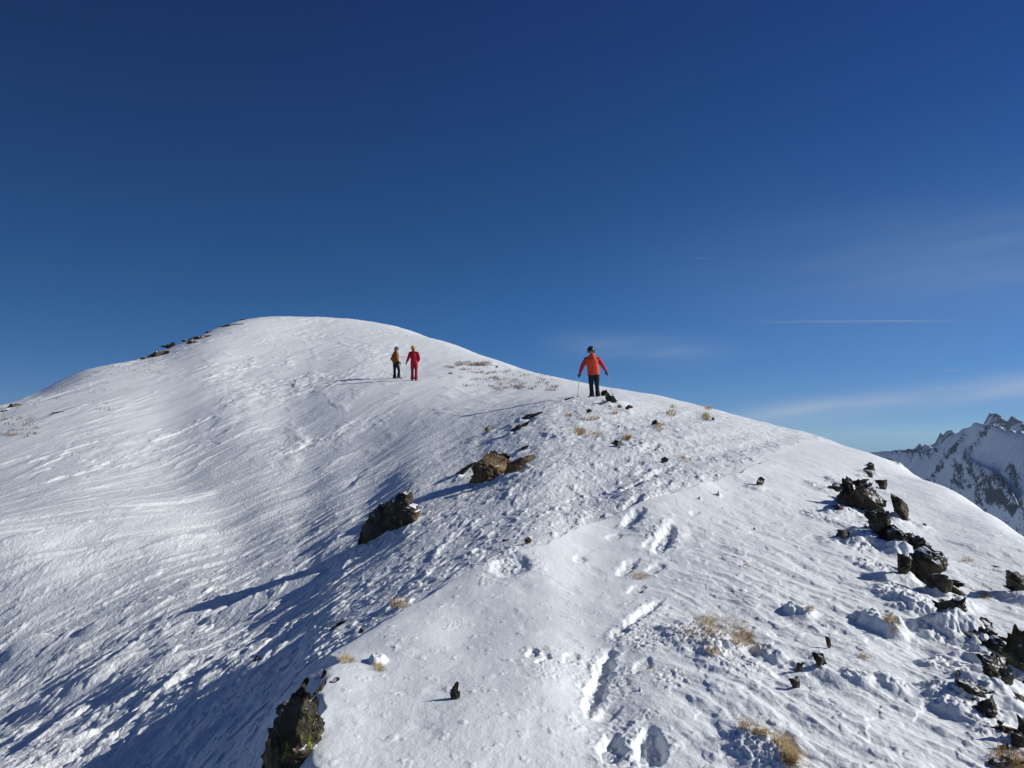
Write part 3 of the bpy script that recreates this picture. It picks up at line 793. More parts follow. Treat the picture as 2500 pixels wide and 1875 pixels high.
rock('boulder', ZB_([(1115, 650), (1190, 612), (1300, 640), (1330, 900), (1260, 1120), (1185, 1115), (1120, 1080), (1080, 980), (1060, 850), (1090, 760)]), 'great black boulder cut by the photo edge on the right', LICHEN, 'boulder', BAND, crag=1.1)
rock('rock', ZB_([(525, 1105), (620, 1118), (740, 1140), (800, 1220), (875, 1312), (780, 1292), (620, 1232), (540, 1155)]), 'long brown slab slanting down through the lower outcrop', GREYROCK, group=BAND)
rock('rock', ZB_([(535, 1010), (570, 1020), (592, 1090), (560, 1120), (530, 1090)]), 'pale tan stub standing on the upper end of the brown slab', GREYROCK, group=BAND)
rock('rock', ZB_([(800, 1110), (900, 1128), (990, 1190), (965, 1295), (880, 1275), (815, 1185)]), 'dark slab right beside the long brown slab', group=BAND, crag=1.1)
rock('rock', ZB_([(810, 1050), (880, 1030), (960, 1070), (965, 1120), (880, 1110)]), 'dark stone with yellow lichen above the paired slabs', LICHEN, group=BAND)
rock('rock', ZB_([(985, 1010), (1080, 990), (1108, 1080), (1065, 1180), (1055, 1255), (990, 1205), (975, 1100)]), 'grey mossy block between the slabs and the great black boulder', GREYROCK, group=BAND)
rock('rock', ZB_([(715, 1390), (800, 1330), (945, 1285), (905, 1380), (855, 1485), (810, 1430), (740, 1415)]), 'forked dark stone at the bottom of the paired slabs', LICHEN, group=BAND, crag=1.2)
rock('rock', ZB_([(565, 1425), (640, 1435), (650, 1460), (590, 1465)]), 'small flat dark stone left of the forked stone', group=BAND)
rock('rock', ZB_([(865, 1568), (980, 1555), (1100, 1575), (1060, 1612), (930, 1602)]), 'flat reddish stone low on the right edge of the ridge', RUST, group=BAND)
rock('rock', ZB_([(1105, 1440), (1185, 1485), (1260, 1560), (1250, 1700), (1110, 1640), (1090, 1580), (1140, 1540)]), 'dark ragged rock at the right photo edge below the pale stone', LICHEN, group=BAND)
rock('rock', ZB_([(1055, 1200), (1185, 1278), (1240, 1320), (1200, 1360), (1110, 1342), (1060, 1285)]), 'pale pinkish tan stone under the great black boulder', mat_rock('pale_stone', (.25, .19, .14), (.42, .34, .27), snow=.1), group=BAND)
rock('rock', ZB_([(790, 915), (835, 920), (850, 985), (810, 1000)]), 'small rusty stone set in ice among the lower outcrop', RUST, group=BAND)
rock('rock', ZB_([(895, 35), (1160, 85), (1280, 170), (1260, 330), (1160, 290), (1090, 240), (1080, 160), (960, 75)]), 'lichen grown outcrop on the far right slope above the black boulders', GREYROCK, group=BAND)
rock('rock', ZB_([(1010, 200), (1100, 215), (1170, 285), (1240, 330), (1120, 275)]), 'dark lower ledge of the far right slope outcrop', group=BAND)
rock('rock', ZB_([(880, 0), (960, 15), (975, 35), (920, 20)]), 'thin dark sliver above the far right slope outcrop', group=BAND)
rock('rock', zp([(930, -10), (1000, 10), (1080, 50), (1145, 95), (1140, 125), (1050, 95), (950, 40)], 1980, 1120, 5.03), 'tan brown rock crest peeping over the right snow edge', GREYROCK, y=19.5, thick=.5, sink=1.2)

for pts, lab in (
    ([(2062, 1200), (2100, 1178), (2140, 1200), (2158, 1232), (2140, 1258), (2095, 1250), (2068, 1236)], 'low dark ledge under the two topmost broken blocks'),
    ([(2120, 1250), (2150, 1246), (2168, 1275), (2178, 1310), (2158, 1325), (2138, 1300)], 'dark ledge joining the broad broken block to the upright column'),
    ([(2150, 1306), (2190, 1290), (2205, 1318), (2228, 1332), (2205, 1350), (2170, 1335)], 'snow dusted ledge between the upright column and the capstone'),
    ([(2212, 1322), (2250, 1308), (2262, 1335), (2246, 1360), (2220, 1352)], 'narrow dark ledge beneath the capstone'),
    ([(2255, 1405), (2300, 1400), (2325, 1425), (2335, 1462), (2310, 1470), (2275, 1440)], 'dark ledge from the largest boulder down to the flat topped rock'),
    ([(2300, 1462), (2340, 1455), (2352, 1500), (2335, 1530), (2305, 1515)], 'dark ledge behind the square cornered block'),
    ([(2312, 1512), (2350, 1505), (2385, 1528), (2375, 1552), (2330, 1545)], 'jagged ledge between the square cornered block and the domed boulder'),
    ([(2375, 1555), (2430, 1545), (2470, 1568), (2475, 1610), (2430, 1622), (2395, 1590)], 'black ledge between the domed boulder and the great black boulder'),
    ([(2405, 1612), (2450, 1606), (2465, 1650), (2450, 1690), (2418, 1680)], 'dark ledge above the paired slabs'),
    ([(2330, 1660), (2380, 1668), (2430, 1700), (2420, 1725), (2365, 1705)], 'brown ledge under the long brown slab')):
    rock('rock', pts, lab, SCHIST, group=BAND, crag=1.4, thick=1.0)
fr = np.random.default_rng(21)
for (fu, fv) in ((2035, 1180), (2045, 1235), (2070, 1250), (2100, 1230), (2120, 1240), (2150, 1262), (2140, 1290), (2165, 1320), (2190, 1318), (2205, 1340), (2230, 1350), (2262, 1345), (2215, 1385), (2195, 1410), (2290, 1400),
                 (2310, 1420), (2330, 1440), (2300, 1445), (2310, 1470), (2340, 1490), (2325, 1515), (2305, 1530), (2370, 1530), (2380, 1575), (2420, 1545), (2440, 1590), (2455, 1620), (2450, 1665), (2430, 1705),
                 (2410, 1735), (2480, 1655), (2470, 1720), (2390, 1640), (2400, 1690), (2350, 1700), (2365, 1600), (2485, 1790), (2440, 1760), (2455, 1835), (2475, 1860), (2425, 1865), (2335, 1690), (2060, 1290), (2120, 1150)):
    for _ in range(2):
        cu, cv = fu + fr.normal(0, 9), fv + fr.normal(0, 9)
        rr = fr.uniform(4, 15) * (1 + (cv - 1150) / 1200)
        an = np.sort(fr.uniform(0, 2 * math.pi, 8))
        rock('rock', [(cu + rr * 1.25 * math.cos(q) * fr.uniform(.7, 1.15), cv - rr * math.sin(q) * fr.uniform(.6, 1.1)) for q in an], 'small dark stone fragment among the outcrop rocks on the right', SCHIST if fr.random() < .8 else GREYROCK,
             group='small loose fragments of the outcrop', seed=int(fr.integers(900)), detail=3, crag=1.3)
# --- stones in the foreground snow
MIDS = 'small stones in the middle of the foreground snow'
rock('rock', ZF([(824, 822), (850, 828), (860, 897), (835, 880)]), 'upright dark splinter, uppermost of the three foreground snow stones', group=MIDS)
rock('rock', ZF([(752, 940), (820, 935), (832, 1000), (795, 1045), (775, 1000)]), 'olive stone with a snow cap, rightmost lower of the foreground snow stones', LICHEN, group=MIDS)
rock('rock', ZF([(640, 985), (682, 985), (668, 1065), (635, 1045)]), 'small dark stone left of the snow capped olive stone', LICHEN, group=MIDS)
rock('rock', ZF([(598, 1100), (660, 1085), (668, 1150), (640, 1165)]), 'lowest dark chipped stone of the foreground snow stones', LICHEN, group=MIDS)
rock('rock', ZG([(1295, 1185), (1315, 1140), (1345, 1103), (1358, 1115), (1345, 1150), (1362, 1182), (1356, 1222), (1310, 1218)]), 'lone hook shaped olive stone left of the boot track', LICHEN)
rock('rock', ZG([(1770, 205), (1800, 188), (1815, 205), (1800, 235), (1785, 235)]), 'brown mushroom shaped pebble above the wind lip', BROWN)
rock('rock', ZG([(1625, 205), (1670, 198), (1675, 207), (1640, 213)]), 'flat brown chip left of the mushroom shaped pebble', BROWN)
rock('rock', [(1846, 1172), (1858, 1164), (1866, 1170), (1862, 1184), (1850, 1192)], 'speckled grey stone under the snow lip left of the outcrop', GREYROCK)
rock('rock', [(1737, 1020), (1742, 1018), (1745, 1025), (1740, 1028)], 'dark pebble at the right of the skyline grass', SCHIST)
rock('rock', [(1839, 1289), (1843, 1288), (1844, 1293), (1840, 1294)], 'single tiny pebble on the rippled snow', SCHIST)

# --- the lichen boulder at the bottom left and the stones beside it
rock('boulder', ZC([(640, 660), (720, 560), (800, 540), (940, 580), (1000, 690), (1065, 740), (1075, 840), (1050, 960), (1050, 1090), (1050, 1210), (1045, 1350), (1000, 1500), (970, 1659), (950, 1900), (120, 1900), (170, 1600), (270, 1430), (280, 1270), (390, 1060), (470, 940), (560, 830)]),
     'big black boulder with yellow green lichen at the bottom edge', mat_rock('bottom_boulder_stone', (.03, .026, .018), (.095, .085, .055), rust=(.16, .07, .02), lichen=.62, lcol=(.21, .21, .025), snow=.12, scale=5), 'boulder', y=3.85, thick=.8, detail=6, crag=.8, sink=.1)
EDGE = 'stones beside the bottom boulder'
rock('rock', ZC([(660, 660), (740, 540), (850, 385), (905, 398), (880, 480), (850, 560), (780, 640), (700, 700)]), 'dark upright fin of rock at the top of the lichen boulder', SCHIST, group=EDGE, y=4.5)
rock('rock', ZC([(425, 850), (430, 790), (560, 700), (640, 680), (650, 750), (560, 830)]), 'olive topped shoulder stone left of the lichen boulder', LICHEN, group=EDGE, y=4.6)
rock('rock', ZC([(945, 570), (1050, 490), (1110, 420), (1165, 365), (1155, 450), (1060, 560), (1000, 585)]), 'curved dark edge stone right of the upright fin', SCHIST, group=EDGE)
rock('rock', ZC([(1095, 330), (1130, 260), (1165, 188), (1205, 225), (1170, 310), (1120, 340)]), 'dark tooth of rock on the shaded edge below the grass', SCHIST, group=EDGE)
rock('rock', ZC([(1000, 350), (1050, 310), (1085, 330), (1040, 352)]), 'tiny dark stone left of the dark tooth', SCHIST, group=EDGE)
rock('rock', ZC([(1240, 400), (1320, 335), (1368, 350), (1360, 385), (1300, 412)]), 'small grey stone right of the dark tooth', GREYROCK, group=EDGE)
rock('rock', zp([(1595, 985), (1630, 938), (1658, 950), (1625, 985)], 0, 1240, 2.602), 'small olive stone sunk in the deep blue shade', LICHEN)
rock('rock', ZG([(497, 785), (560, 748), (645, 698), (640, 715), (600, 745), (545, 785)]), 'long thin dark rock lying on the shaded flank', SCHIST)
rock('rock', ZG([(712, 795), (725, 762), (750, 770), (745, 790)]), 'small brown stone right of the long thin rock', GREYROCK)

# --- the two big boulders on the shaded flank
rock('boulder', ZD([(1365, 470), (1372, 390), (1420, 260), (1500, 160), (1560, 132), (1640, 150), (1700, 122), (1760, 160), (1800, 220), (1770, 330), (1690, 385), (1600, 435), (1400, 505)]), 'rounded tan brown boulder on the shaded flank', BROWN, 'boulder', thick=.9, detail=6, crag=.9, cuts=3)
rock('rock', ZD([(1760, 230), (1880, 188), (1960, 150), (2040, 143), (2055, 180), (1960, 232), (1800, 325), (1740, 345)]), 'tan brown tail of rock running right from the brown boulder', BROWN, crag=.8)
rock('rock', ZD([(1195, 350), (1290, 280), (1440, 198), (1445, 215), (1340, 290), (1285, 345), (1260, 382)]), 'thin dark rock edge left of the brown boulder', SCHIST)
rock('rock', ZD([(1808, 112), (1900, 60), (1985, 35), (1970, 60), (1850, 118)]), 'grey rock strip just above the snow on the brown boulder tail', GREYROCK)
rock('boulder', ZD([(690, 528), (732, 555), (742, 620), (775, 690), (825, 800), (790, 862), (700, 892), (640, 970), (540, 1052), (450, 1060), (380, 1080), (250, 1112), (90, 1185), (130, 1075), (200, 880), (320, 750), (430, 680), (560, 590)]),
     'black pointed boulder patched with snow on the shaded flank', mat_rock('snowy_schist', (.028, .024, .018), (.085, .072, .05), lichen=.45, lcol=(.2, .18, .05), snow=.33, scale=3.0), 'boulder', thick=.7, detail=6, crag=.5, cuts=6)

# --- around the skier's knoll
KN = 'stones around the knoll of the skier in orange'
rock('rock', ZE([(780, 725), (850, 680), (918, 658), (905, 690), (800, 735)]), 'dark strip of rock on the flank left of the knoll', SCHIST, group=KN)
rock('rock', ZE([(828, 652), (900, 612), (1025, 585), (1000, 605), (900, 645)]), 'long dark ledge on the shaded edge left of the knoll', SCHIST, group=KN)
rock('rock', ZE([(575, 715), (610, 698), (652, 712), (640, 730), (600, 742)]), 'yellow green lichened rock alone left of the flank edge', mat_rock('green_lichen_stone', (.12, .12, .05), (.26, .28, .08), lichen=.8, lcol=(.3, .34, .08), snow=.1), group=KN)
rock('rock', ZI([(540, 170), (560, 130), (610, 122), (640, 170), (600, 185)]), 'dark snowy rock right behind the legs of the skier in orange', SCHIST, group=KN, y=26.5, sink=1.6)
rock('rock', ZI([(600, 225), (640, 195), (700, 215), (740, 270), (765, 305), (700, 312), (640, 300)]), 'grey sloping rock right of the boots of the skier in orange', mat_rock('slate_stone', (.05, .05, .04), (.12, .115, .095), snow=.1), group=KN, sink=.6)
rock('rock', ZI([(500, 318), (530, 302), (572, 312), (560, 330), (520, 332)]), 'small dark stone below the grey sloping rock', SCHIST, group=KN)
rock('rock', ZI([(340, 440), (345, 390), (385, 378), (415, 405), (405, 440)]), 'knobbly brown black stone lowest on the knoll front', SCHIST, group=KN)
rock('rock', ZI([(760, 325), (815, 330), (820, 350), (785, 375), (765, 355)]), 'small brown stone beside the tilted brown rock', BROWN, group=KN)
rock('rock', ZI([(850, 410), (870, 355), (915, 318), (970, 350), (965, 365), (920, 355), (895, 405)]), 'tilted reddish brown rock right of the knoll', mat_rock('red_brown_stone', (.07, .04, .025), (.18, .11, .07), snow=0), group=KN)
rock('rock', ZI([(625, 335), (660, 328), (680, 342), (640, 350)]), 'dark chip between the knoll stones', SCHIST, group=KN)
rock('rock', ZI([(350, 210), (385, 202), (395, 225), (365, 228)]), 'dark stone left of the boots of the skier in orange', SCHIST, group=KN)
rock('rock', ZI([(0, 280), (60, 240), (190, 205), (180, 220), (80, 255)]), 'dark thin ledge beneath the left ski pole', SCHIST, group=KN)
rock('rock', ZI([(1200, 610), (1235, 550), (1270, 522), (1320, 565), (1370, 580), (1310, 585), (1250, 590)]), 'bow shaped brown rock on open snow right of the knoll', mat_rock('bow_stone', (.05, .035, .025), (.14, .1, .07), snow=0), group=KN)
rock('rock', ZI([(675, 840), (740, 802), (800, 815), (850, 875), (790, 885)]), 'olive grey flat rock beside a grass tuft below the knoll', mat_rock('olive_stone', (.09, .085, .05), (.2, .19, .12), snow=.1), group=KN)
rock('rock', ZI([(1350, 1050), (1390, 1022), (1440, 1055), (1420, 1110), (1370, 1105)]), 'squat dark brown stone with a long blue shadow', SCHIST, group=KN)
rock('rock', ZI([(762, 605), (780, 597), (788, 625), (768, 628)]), 'lone pebble in the snow below the knoll', SCHIST, group=KN)

# --- far hill
HILL = 'rocks along the left skyline of the hill'
rock('rock', ZH([(1172, 468), (1215, 402), (1250, 408), (1285, 405), (1255, 445), (1195, 470)]), 'biggest brown rock on the left skyline, lowest of its row', GREYROCK, group=HILL, crag=.8, thick=1.2)
rock('rock', ZH([(1268, 385), (1345, 345), (1355, 370), (1300, 405)]), 'brown rock second from the bottom of the skyline row', GREYROCK, group=HILL)
rock('rock', ZH([(1402, 342), (1435, 328), (1450, 345), (1420, 355)]), 'small dark rock midway up the skyline row', SCHIST, group=HILL)
rock('rock', ZH([(1440, 365), (1465, 335), (1510, 345), (1490, 370)]), 'olive grey rock just inside the skyline row', GREYROCK, group=HILL)
rock('rock', ZH([(1480, 335), (1520, 305), (1600, 285), (1570, 320)]), 'dark flat rock in the upper half of the skyline row', SCHIST, group=HILL)
rock('rock', ZH([(1580, 285), (1600, 268), (1640, 268), (1620, 285)]), 'dark flat rock near the top of the skyline row', SCHIST, group=HILL)
rock('rock', ZH([(1700, 240), (1770, 205), (1800, 205), (1760, 232)]), 'dark ledge close under the snow summit', SCHIST, group=HILL)
rock('rock', ZH([(1805, 220), (1865, 205), (1862, 215), (1830, 225)]), 'thin dark rock just below the summit edge', SCHIST, group=HILL)
rock('rock', ZH([(1850, 185), (1880, 172), (1885, 182), (1860, 190)]), 'topmost tiny dark rock on the skyline at the summit', SCHIST, group=HILL)
rock('rock', ZH([(1085, 482), (1100, 468), (1118, 478), (1100, 486)]), 'tiny dark rock below the lowest brown skyline rock', SCHIST, group=HILL)
rock('rock', ZH([(55, 865), (85, 825), (130, 822), (150, 835), (100, 862)]), 'rounded olive rock on the skyline at the far left', GREYROCK, group=HILL, thick=1.2)
rock('rock', ZH([(-40, 905), (0, 870), (30, 868), (30, 890), (0, 905)]), 'dark rock on the skyline cut by the left photo edge', SCHIST, group=HILL)
rock('rock', ZH([(380, 912), (420, 893), (475, 884), (470, 895), (410, 908)]), 'dark narrow rock lying on the left snow slope', SCHIST, group=HILL)
rock('rock', ZJ([(545, 300), (580, 286), (625, 298), (590, 308)]), 'flat brown stone on the track right of the person in red', GREYROCK)
rock('rock', ZJ([(1218, 205), (1240, 188), (1258, 205), (1245, 220)]), 'small grey stone near the right snow edge of the hill', GREYROCK)


# ---- snow that has blown up against the stones
for (bx, by, hw, hh, sd) in BANKS:
    R_ = hw + .18
    m = (np.abs(XF - bx) < R_ * 1.5) & (YF > by - .55) & (YF < by + .45 + hw * .5)
    if not m.any(): continue
    x, y = XF[m], YF[m]
    e = np.sqrt(((x - bx + .08) / R_) ** 2 + ((y - by) / (.22 + .25 * hw)) ** 2) + .3 * fbm(x * 4, y * 4, sd, 2)
    kk = 1 - sstep(.35, 1.15, e)
    amp = min(.30 * hh, .075)
    ZB[m] += kk * amp * np.clip(.55 + .7 * fbm(x * 3.4, y * 3, sd + 3, 4), -.1, 1.2)

snow = mesh_obj('snow_slope', np.stack([X, Y, ZB], -1).reshape(-1, 3), grid_faces(*X.shape), SNOW)
RG = np.clip(.12 + .95 * crust * (YF < 34) + .6 * lowleft + .12 * left + .22 * right + .2 * far * streak, 0, 1.2)
_at = snow.data.attributes.new('rough', 'FLOAT', 'POINT'); _at.data.foreach_set('value', RG.astype(np.float32).ravel())
tag(snow, kind='structure')


# ------------------------------------------------------------------ grass
def blades(roots, length, width, lean, spread, rng, curl=.5):
    n = len(roots)
    L = length * rng.uniform(.5, 1.15, n)
    az = rng.uniform(0, 2 * np.pi, n)
    d0 = np.stack([spread * np.cos(az) + lean[0], spread * np.sin(az) + lean[1], np.full(n, 1.0)], 1)
    d0 /= np.linalg.norm(d0, axis=1)[:, None]
    side = np.stack([np.cos(az + 1.3), np.sin(az + 1.3), 0 * az], 1)
    V = []; seg = 4
    p = np.array(roots, float); d = d0
    for k in range(seg + 1):
        wd = width * (1 - k / seg * .85)
        V += [p - side * wd / 2, p + side * wd / 2]
        p = p + d * (L / seg)[:, None]
        d = d + np.stack([lean[0] * curl + .15 * np.cos(az), lean[1] * curl + .15 * np.sin(az), np.full(n, -curl)], 1) * .5
        d /= np.linalg.norm(d, axis=1)[:, None]
    V = np.stack(V, 1).reshape(-1, 3)
    b = np.arange(n)[:, None] * (2 * (seg + 1))
    F = np.concatenate([np.stack([b[:, 0] + 2 * k, b[:, 0] + 2 * k + 1, b[:, 0] + 2 * k + 3, b[:, 0] + 2 * k + 2], 1) for k in range(seg)])
    tint = np.repeat(np.clip(rng.normal(.55, .25, n), 0, 1), 2 * (seg + 1))
    return V, F, tint


def grass_obj(name, roots, length, width, label=None, cat=None, group=None, kind=None, lean=(.5, -.2), spread=.6, seed=1, curl=.5, mat=None):
    rng = np.random.default_rng(seed)
    roots = np.array(roots)
    c = roots.mean(0)
    V, F, tint = blades(roots - c, length, width, lean, spread, rng, curl)
    o = mesh_obj(name, V, F, mat or GRASS)
    a = o.data.attributes.new('tint', 'FLOAT', 'POINT'); a.data.foreach_set('value', tint.astype(np.float32))
    o.location = c
    return tag(o, label, cat, group, kind)


def roots_px(spots, n, rng):
    """spots: (u, v, ru, rv, weight) patches in which the stalks stand"""
    out = []
    wts = np.array([s[4] for s in spots], float); wts /= wts.sum()
    for (u, v, ru, rv, _), k in zip(spots, rng.multinomial(n, wts)):
        for _i in range(k):
            a = rng.uniform(0, 2 * math.pi); r = math.sqrt(rng.uniform(0, 1))
            h = hit(u + ru * r * math.cos(a), v + rv * r * math.sin(a))
            out.append((h[0], h[1], h[2] - .01))
    return out


TUFT = 'dry grass tufts showing through the snow'
gr = np.random.default_rng(5)
for (spots, n, L, wd, lab) in (
    ([(1765, 1532, 62, 24, 4), (1810, 1562, 30, 18, 4), (1720, 1515, 28, 12, 2), (1735, 1592, 18, 10, 1.6), (1710, 1548, 52, 26, 2), (1845, 1590, 18, 14, .7)], 760, .085, .0035, 'largest straw coloured grass tuft in the foreground, half buried'),
    ([(1905, 1815, 22, 22, 3), (1925, 1850, 20, 26, 5), (1815, 1775, 16, 12, 1.5), (1855, 1790, 22, 10, 1.6)], 640, .075, .0032, 'thick golden grass tuft at the bottom edge of the photo'),
    ([(1560, 1408, 24, 8, 1)], 120, .07, .004, 'small flattened grass tuft under a boot hole'),
    ([(2170, 1515, 16, 12, 1), (2180, 1540, 10, 14, .6)], 110, .09, .004, 'sparse straw tuft on the snow hummock left of the outcrop'),
    ([(1975, 1488, 9, 8, 1)], 40, .08, .004, 'wispy straw tuft on the smaller hummock'),
    ([(922, 1632, 9, 9, 1)], 90, .06, .0035, 'little brown tuft wrapped round a snow lump'),
    ([(840, 1612, 18, 8, 1)], 110, .07, .0035, 'tan tuft on the shaded edge above the dark tooth'),
    ([(970, 1478, 24, 10, 1)], 110, .10, .005, 'brownish tuft lying in the shaded flank'),
    ([(1414, 1055, 13, 9, 1), (1445, 1062, 30, 7, .5)], 170, .16, .012, 'golden tuft beside a white snow hump below the knoll'),
    ([(1529, 1070, 9, 5, 1)], 80, .16, .012, 'tan tuft above the olive grey flat rock'),
    ([(1722, 1018, 9, 9, 1)], 90, .2, .014, 'bushy tan tuft near the right skyline with a blue shadow'),
    ([(1730, 996, 10, 5, 1)], 70, .2, .014, 'tan tuft sitting right on the right skyline'),
    ([(1638, 1010, 12, 8, 1), (1640, 993, 10, 4, .4)], 100, .18, .014, 'snow crusted tuft midway between knoll and skyline tufts'),
    ([(1608, 1045, 10, 10, 1)], 80, .14, .010, 'pale tuft under the bow shaped brown rock'),
    ([(1388, 1015, 6, 4, 1)], 50, .14, .011, 'little tan tuft on the left shoulder of the knoll'),
    ([(1500, 1009, 6, 4, 1)], 40, .14, .011, 'small tan tuft on the front of the knoll'),
    ([(1440, 1023, 24, 5, 1)], 80, .14, .011, 'low spread of tan stalks across the knoll front'),
    ([(1670, 1122, 20, 7, 1)], 60, .12, .008, 'faint straw tuft right of the squat brown stone'),
    ([(2450, 1850, 35, 22, 1), (2480, 1868, 20, 10, 1)], 260, .085, .0035, 'dark straw grass among rocks in the bottom right corner'),
    ([(1590, 1636, 10, 6, 1)], 30, .05, .003, 'few pale stalks right of the longest boot print'),
    ([(1820, 1385, 8, 8, 1)], 26, .07, .004, 'thin pale stalks on the rippled snow'),
    ([(1335, 1588, 4, 4, 1)], 30, .04, .003, 'tiny tuft among the paw like holes'),
    ([(2105, 1605, 10, 8, 1)], 40, .07, .0035, 'thin straw stalks right of the olive stone'),
    ([(2400, 1455, 14, 8, 1)], 50, .09, .005, 'sparse grass in the clean snow left of the lichen outcrop'),
    ([(2360, 1368, 14, 8, .8)], 45, .09, .005, 'sparse grass on the clean right slope above the lichen outcrop')):
    grass_obj('grass_tuft', roots_px(spots, int(n * (1.9 if L < .11 else 1.5)), gr), L * (1.05 if L < .11 else 1.1), wd * (1.15 if L < .11 else 1.5), lab, 'grass tuft', TUFT, seed=n + int(spots[0][0]), spread=.85, lean=(.6, -.2), curl=.55)


def scatter(regions, n, clump, spreadpx, rng):
    out = []
    for _ in range(n):
        k = rng.integers(len(regions)); u0, u1, v0, v1 = regions[k][:4]
        u = rng.uniform(u0, u1); v = rng.uniform(v0, v1)
        if len(regions[k]) > 4 and v < regions[k][4](u): continue
        for _i in range(rng.integers(clump // 3, clump)):
            h = hit(u + rng.normal(0, spreadpx), v + rng.normal(0, spreadpx * .25))
            out.append((h[0], h[1], h[2] - .02))
    return out


g1 = scatter([(1150, 1360, 905, 955, lambda u: 897 + (u - 1200) * .17), (1230, 1355, 915, 950, lambda u: 905 + (u - 1200) * .14), (1110, 1195, 884, 893), (1120, 1300, 900, 945)], 110, 26, 5.5, gr)
g1 += scatter([(1113, 1192, 886, 893)], 30, 22, 5, gr) + scatter([(1088, 1112, 895, 899)], 8, 20, 4, gr)
tag(grass_obj('dry_grass', g1, .20, .032, seed=3, mat=FARGRASS, lean=(.4, -.1)), 'scattered brown grass on the hill right of the person in red', 'grass', kind='stuff')
sky_l = lambda u: 985 - u * .36 + 8
g2 = scatter([(120, 330, 905, 1000, sky_l), (250, 420, 880, 915, lambda u: 985 - u * .36 + 6), (0, 90, 1015, 1065)], 90, 14, 7, gr)
tag(grass_obj('dry_grass', g2, .14, .04, seed=4, mat=FARGRASS, lean=(.4, -.1)), 'scattered brown grass on the left shoulder of the hill', 'grass', kind='stuff')


# ------------------------------------------------------------------ people
def lerp(a, b, t): return np.array(a, float) * (1 - t) + np.array(b, float) * t


def skin_mesh(name, chains, voxel, mat, parent, smooth=4, balls=()):
    """One continuous surface grown over tapering limbs: chains of (point, (rx, ry, rz))."""
    V = []; F = []; nb = 0
    sv, sf = ico(2)

    def ball(p, r):
        nonlocal nb
        V.append(sv * np.array(r) + np.array(p)); F.append(sf + nb); nb += len(sv)
    for ch in chains:
        for (p0, r0), (p1, r1) in zip(ch[:-1], ch[1:]):
            r0 = np.array(r0 if np.ndim(r0) else (r0,) * 3, float); r1 = np.array(r1 if np.ndim(r1) else (r1,) * 3, float)
            L = np.linalg.norm(np.array(p1, float) - np.array(p0, float))
            k = max(2, int(L / (min(r0.min(), r1.min()) * .35)))
            for i in range(k + 1): ball(lerp(p0, p1, i / k), r0 + (r1 - r0) * i / k)
    for p, r in balls: ball(p, r if np.ndim(r) else (r,) * 3)
    tmp = mesh_obj('tmp', np.concatenate(V), np.concatenate(F))
    md = tmp.modifiers.new('r', 'REMESH'); md.mode = 'VOXEL'; md.voxel_size = voxel
    ms = tmp.modifiers.new('s', 'SMOOTH'); ms.iterations = smooth; ms.factor = .5
    dg = bpy.context.evaluated_depsgraph_get(); dg.update()
    me = bpy.data.meshes.new_from_object(tmp.evaluated_get(dg), depsgraph=dg)
    old = tmp.data; bpy.data.objects.remove(tmp); bpy.data.meshes.remove(old)
    me.name = name; me.materials.clear(); me.materials.append(mat)
    me.polygons.foreach_set('use_smooth', np.ones(len(me.polygons), bool))
    o = bpy.data.objects.new(name, me); COL.objects.link(o)
    if parent: o.parent = parent
    return o


def hand_chains(wrist, fwd, side, curl, s=1.0, grow=0.):
    """palm, four bent fingers of unequal length and a thumb from the side of the palm"""
    fwd = np.array(fwd, float); fwd /= np.linalg.norm(fwd)
    side = np.array(side, float); side -= fwd * side.dot(fwd); side /= np.linalg.norm(side)
    nrm = np.cross(fwd, side)
    w_ = np.array(wrist, float)
    ch = [[(w_, (.026 + grow,) * 3), (w_ + fwd * .05 * s, (.032 + grow,) * 3), (w_ + fwd * .085 * s, (.030 + grow,) * 3)]]
    for k, (off, ln) in enumerate(((-.030, .066), (-.010, .076), (.011, .071), (.030, .056))):
        b = w_ + fwd * .088 * s + side * off * s
        p1 = b + (fwd * math.cos(curl * .6) + nrm * math.sin(curl * .6)) * ln * .45 * s
        p2 = p1 + (fwd * math.cos(curl * 1.5) + nrm * math.sin(curl * 1.5)) * ln * .33 * s
        p3 = p2 + (fwd * math.cos(curl * 2.3) + nrm * math.sin(curl * 2.3)) * ln * .28 * s
        ch.append([(b, .0105 + grow), (p1, .0098 + grow), (p2, .009 + grow), (p3, .0078 + grow)])
    tb = w_ + fwd * .03 * s - side * .03 * s
    t1 = tb + (fwd * .6 - side * .75 + nrm * .3) * .04 * s; t2 = t1 + (fwd * .8 - side * .1 + nrm * .6) * .032 * s
    ch.append([(tb, .014 + grow), (t1, .012 + grow), (t2, .0095 + grow)])
    return ch


SKIN = mat_plain('skin', (.55, .33, .23), .55)
BLACKCLOTH = mat_plain('black_fabric', (.012, .012, .016), .8, 30, .3, .004)


def crease(o, amp, seed):
    """press soft folds into a garment"""
    me = o.data; n = len(me.vertices)
    co = np.empty(n * 3, np.float32); me.vertices.foreach_get('co', co); co = co.reshape(-1, 3)
    no = np.empty(n * 3, np.float32); me.vertices.foreach_get('normal', no); no = no.reshape(-1, 3)
    f = fbm3(co * np.array([3.6, 3.6, 6.5]) + seed * 3.1, 40 + seed, 3)
    me.vertices.foreach_set('co', (co + no * (amp * (1.1 * (.35 - np.abs(f)) * 2))[:, None]).astype(np.float32).ravel()); me.update()
    return o


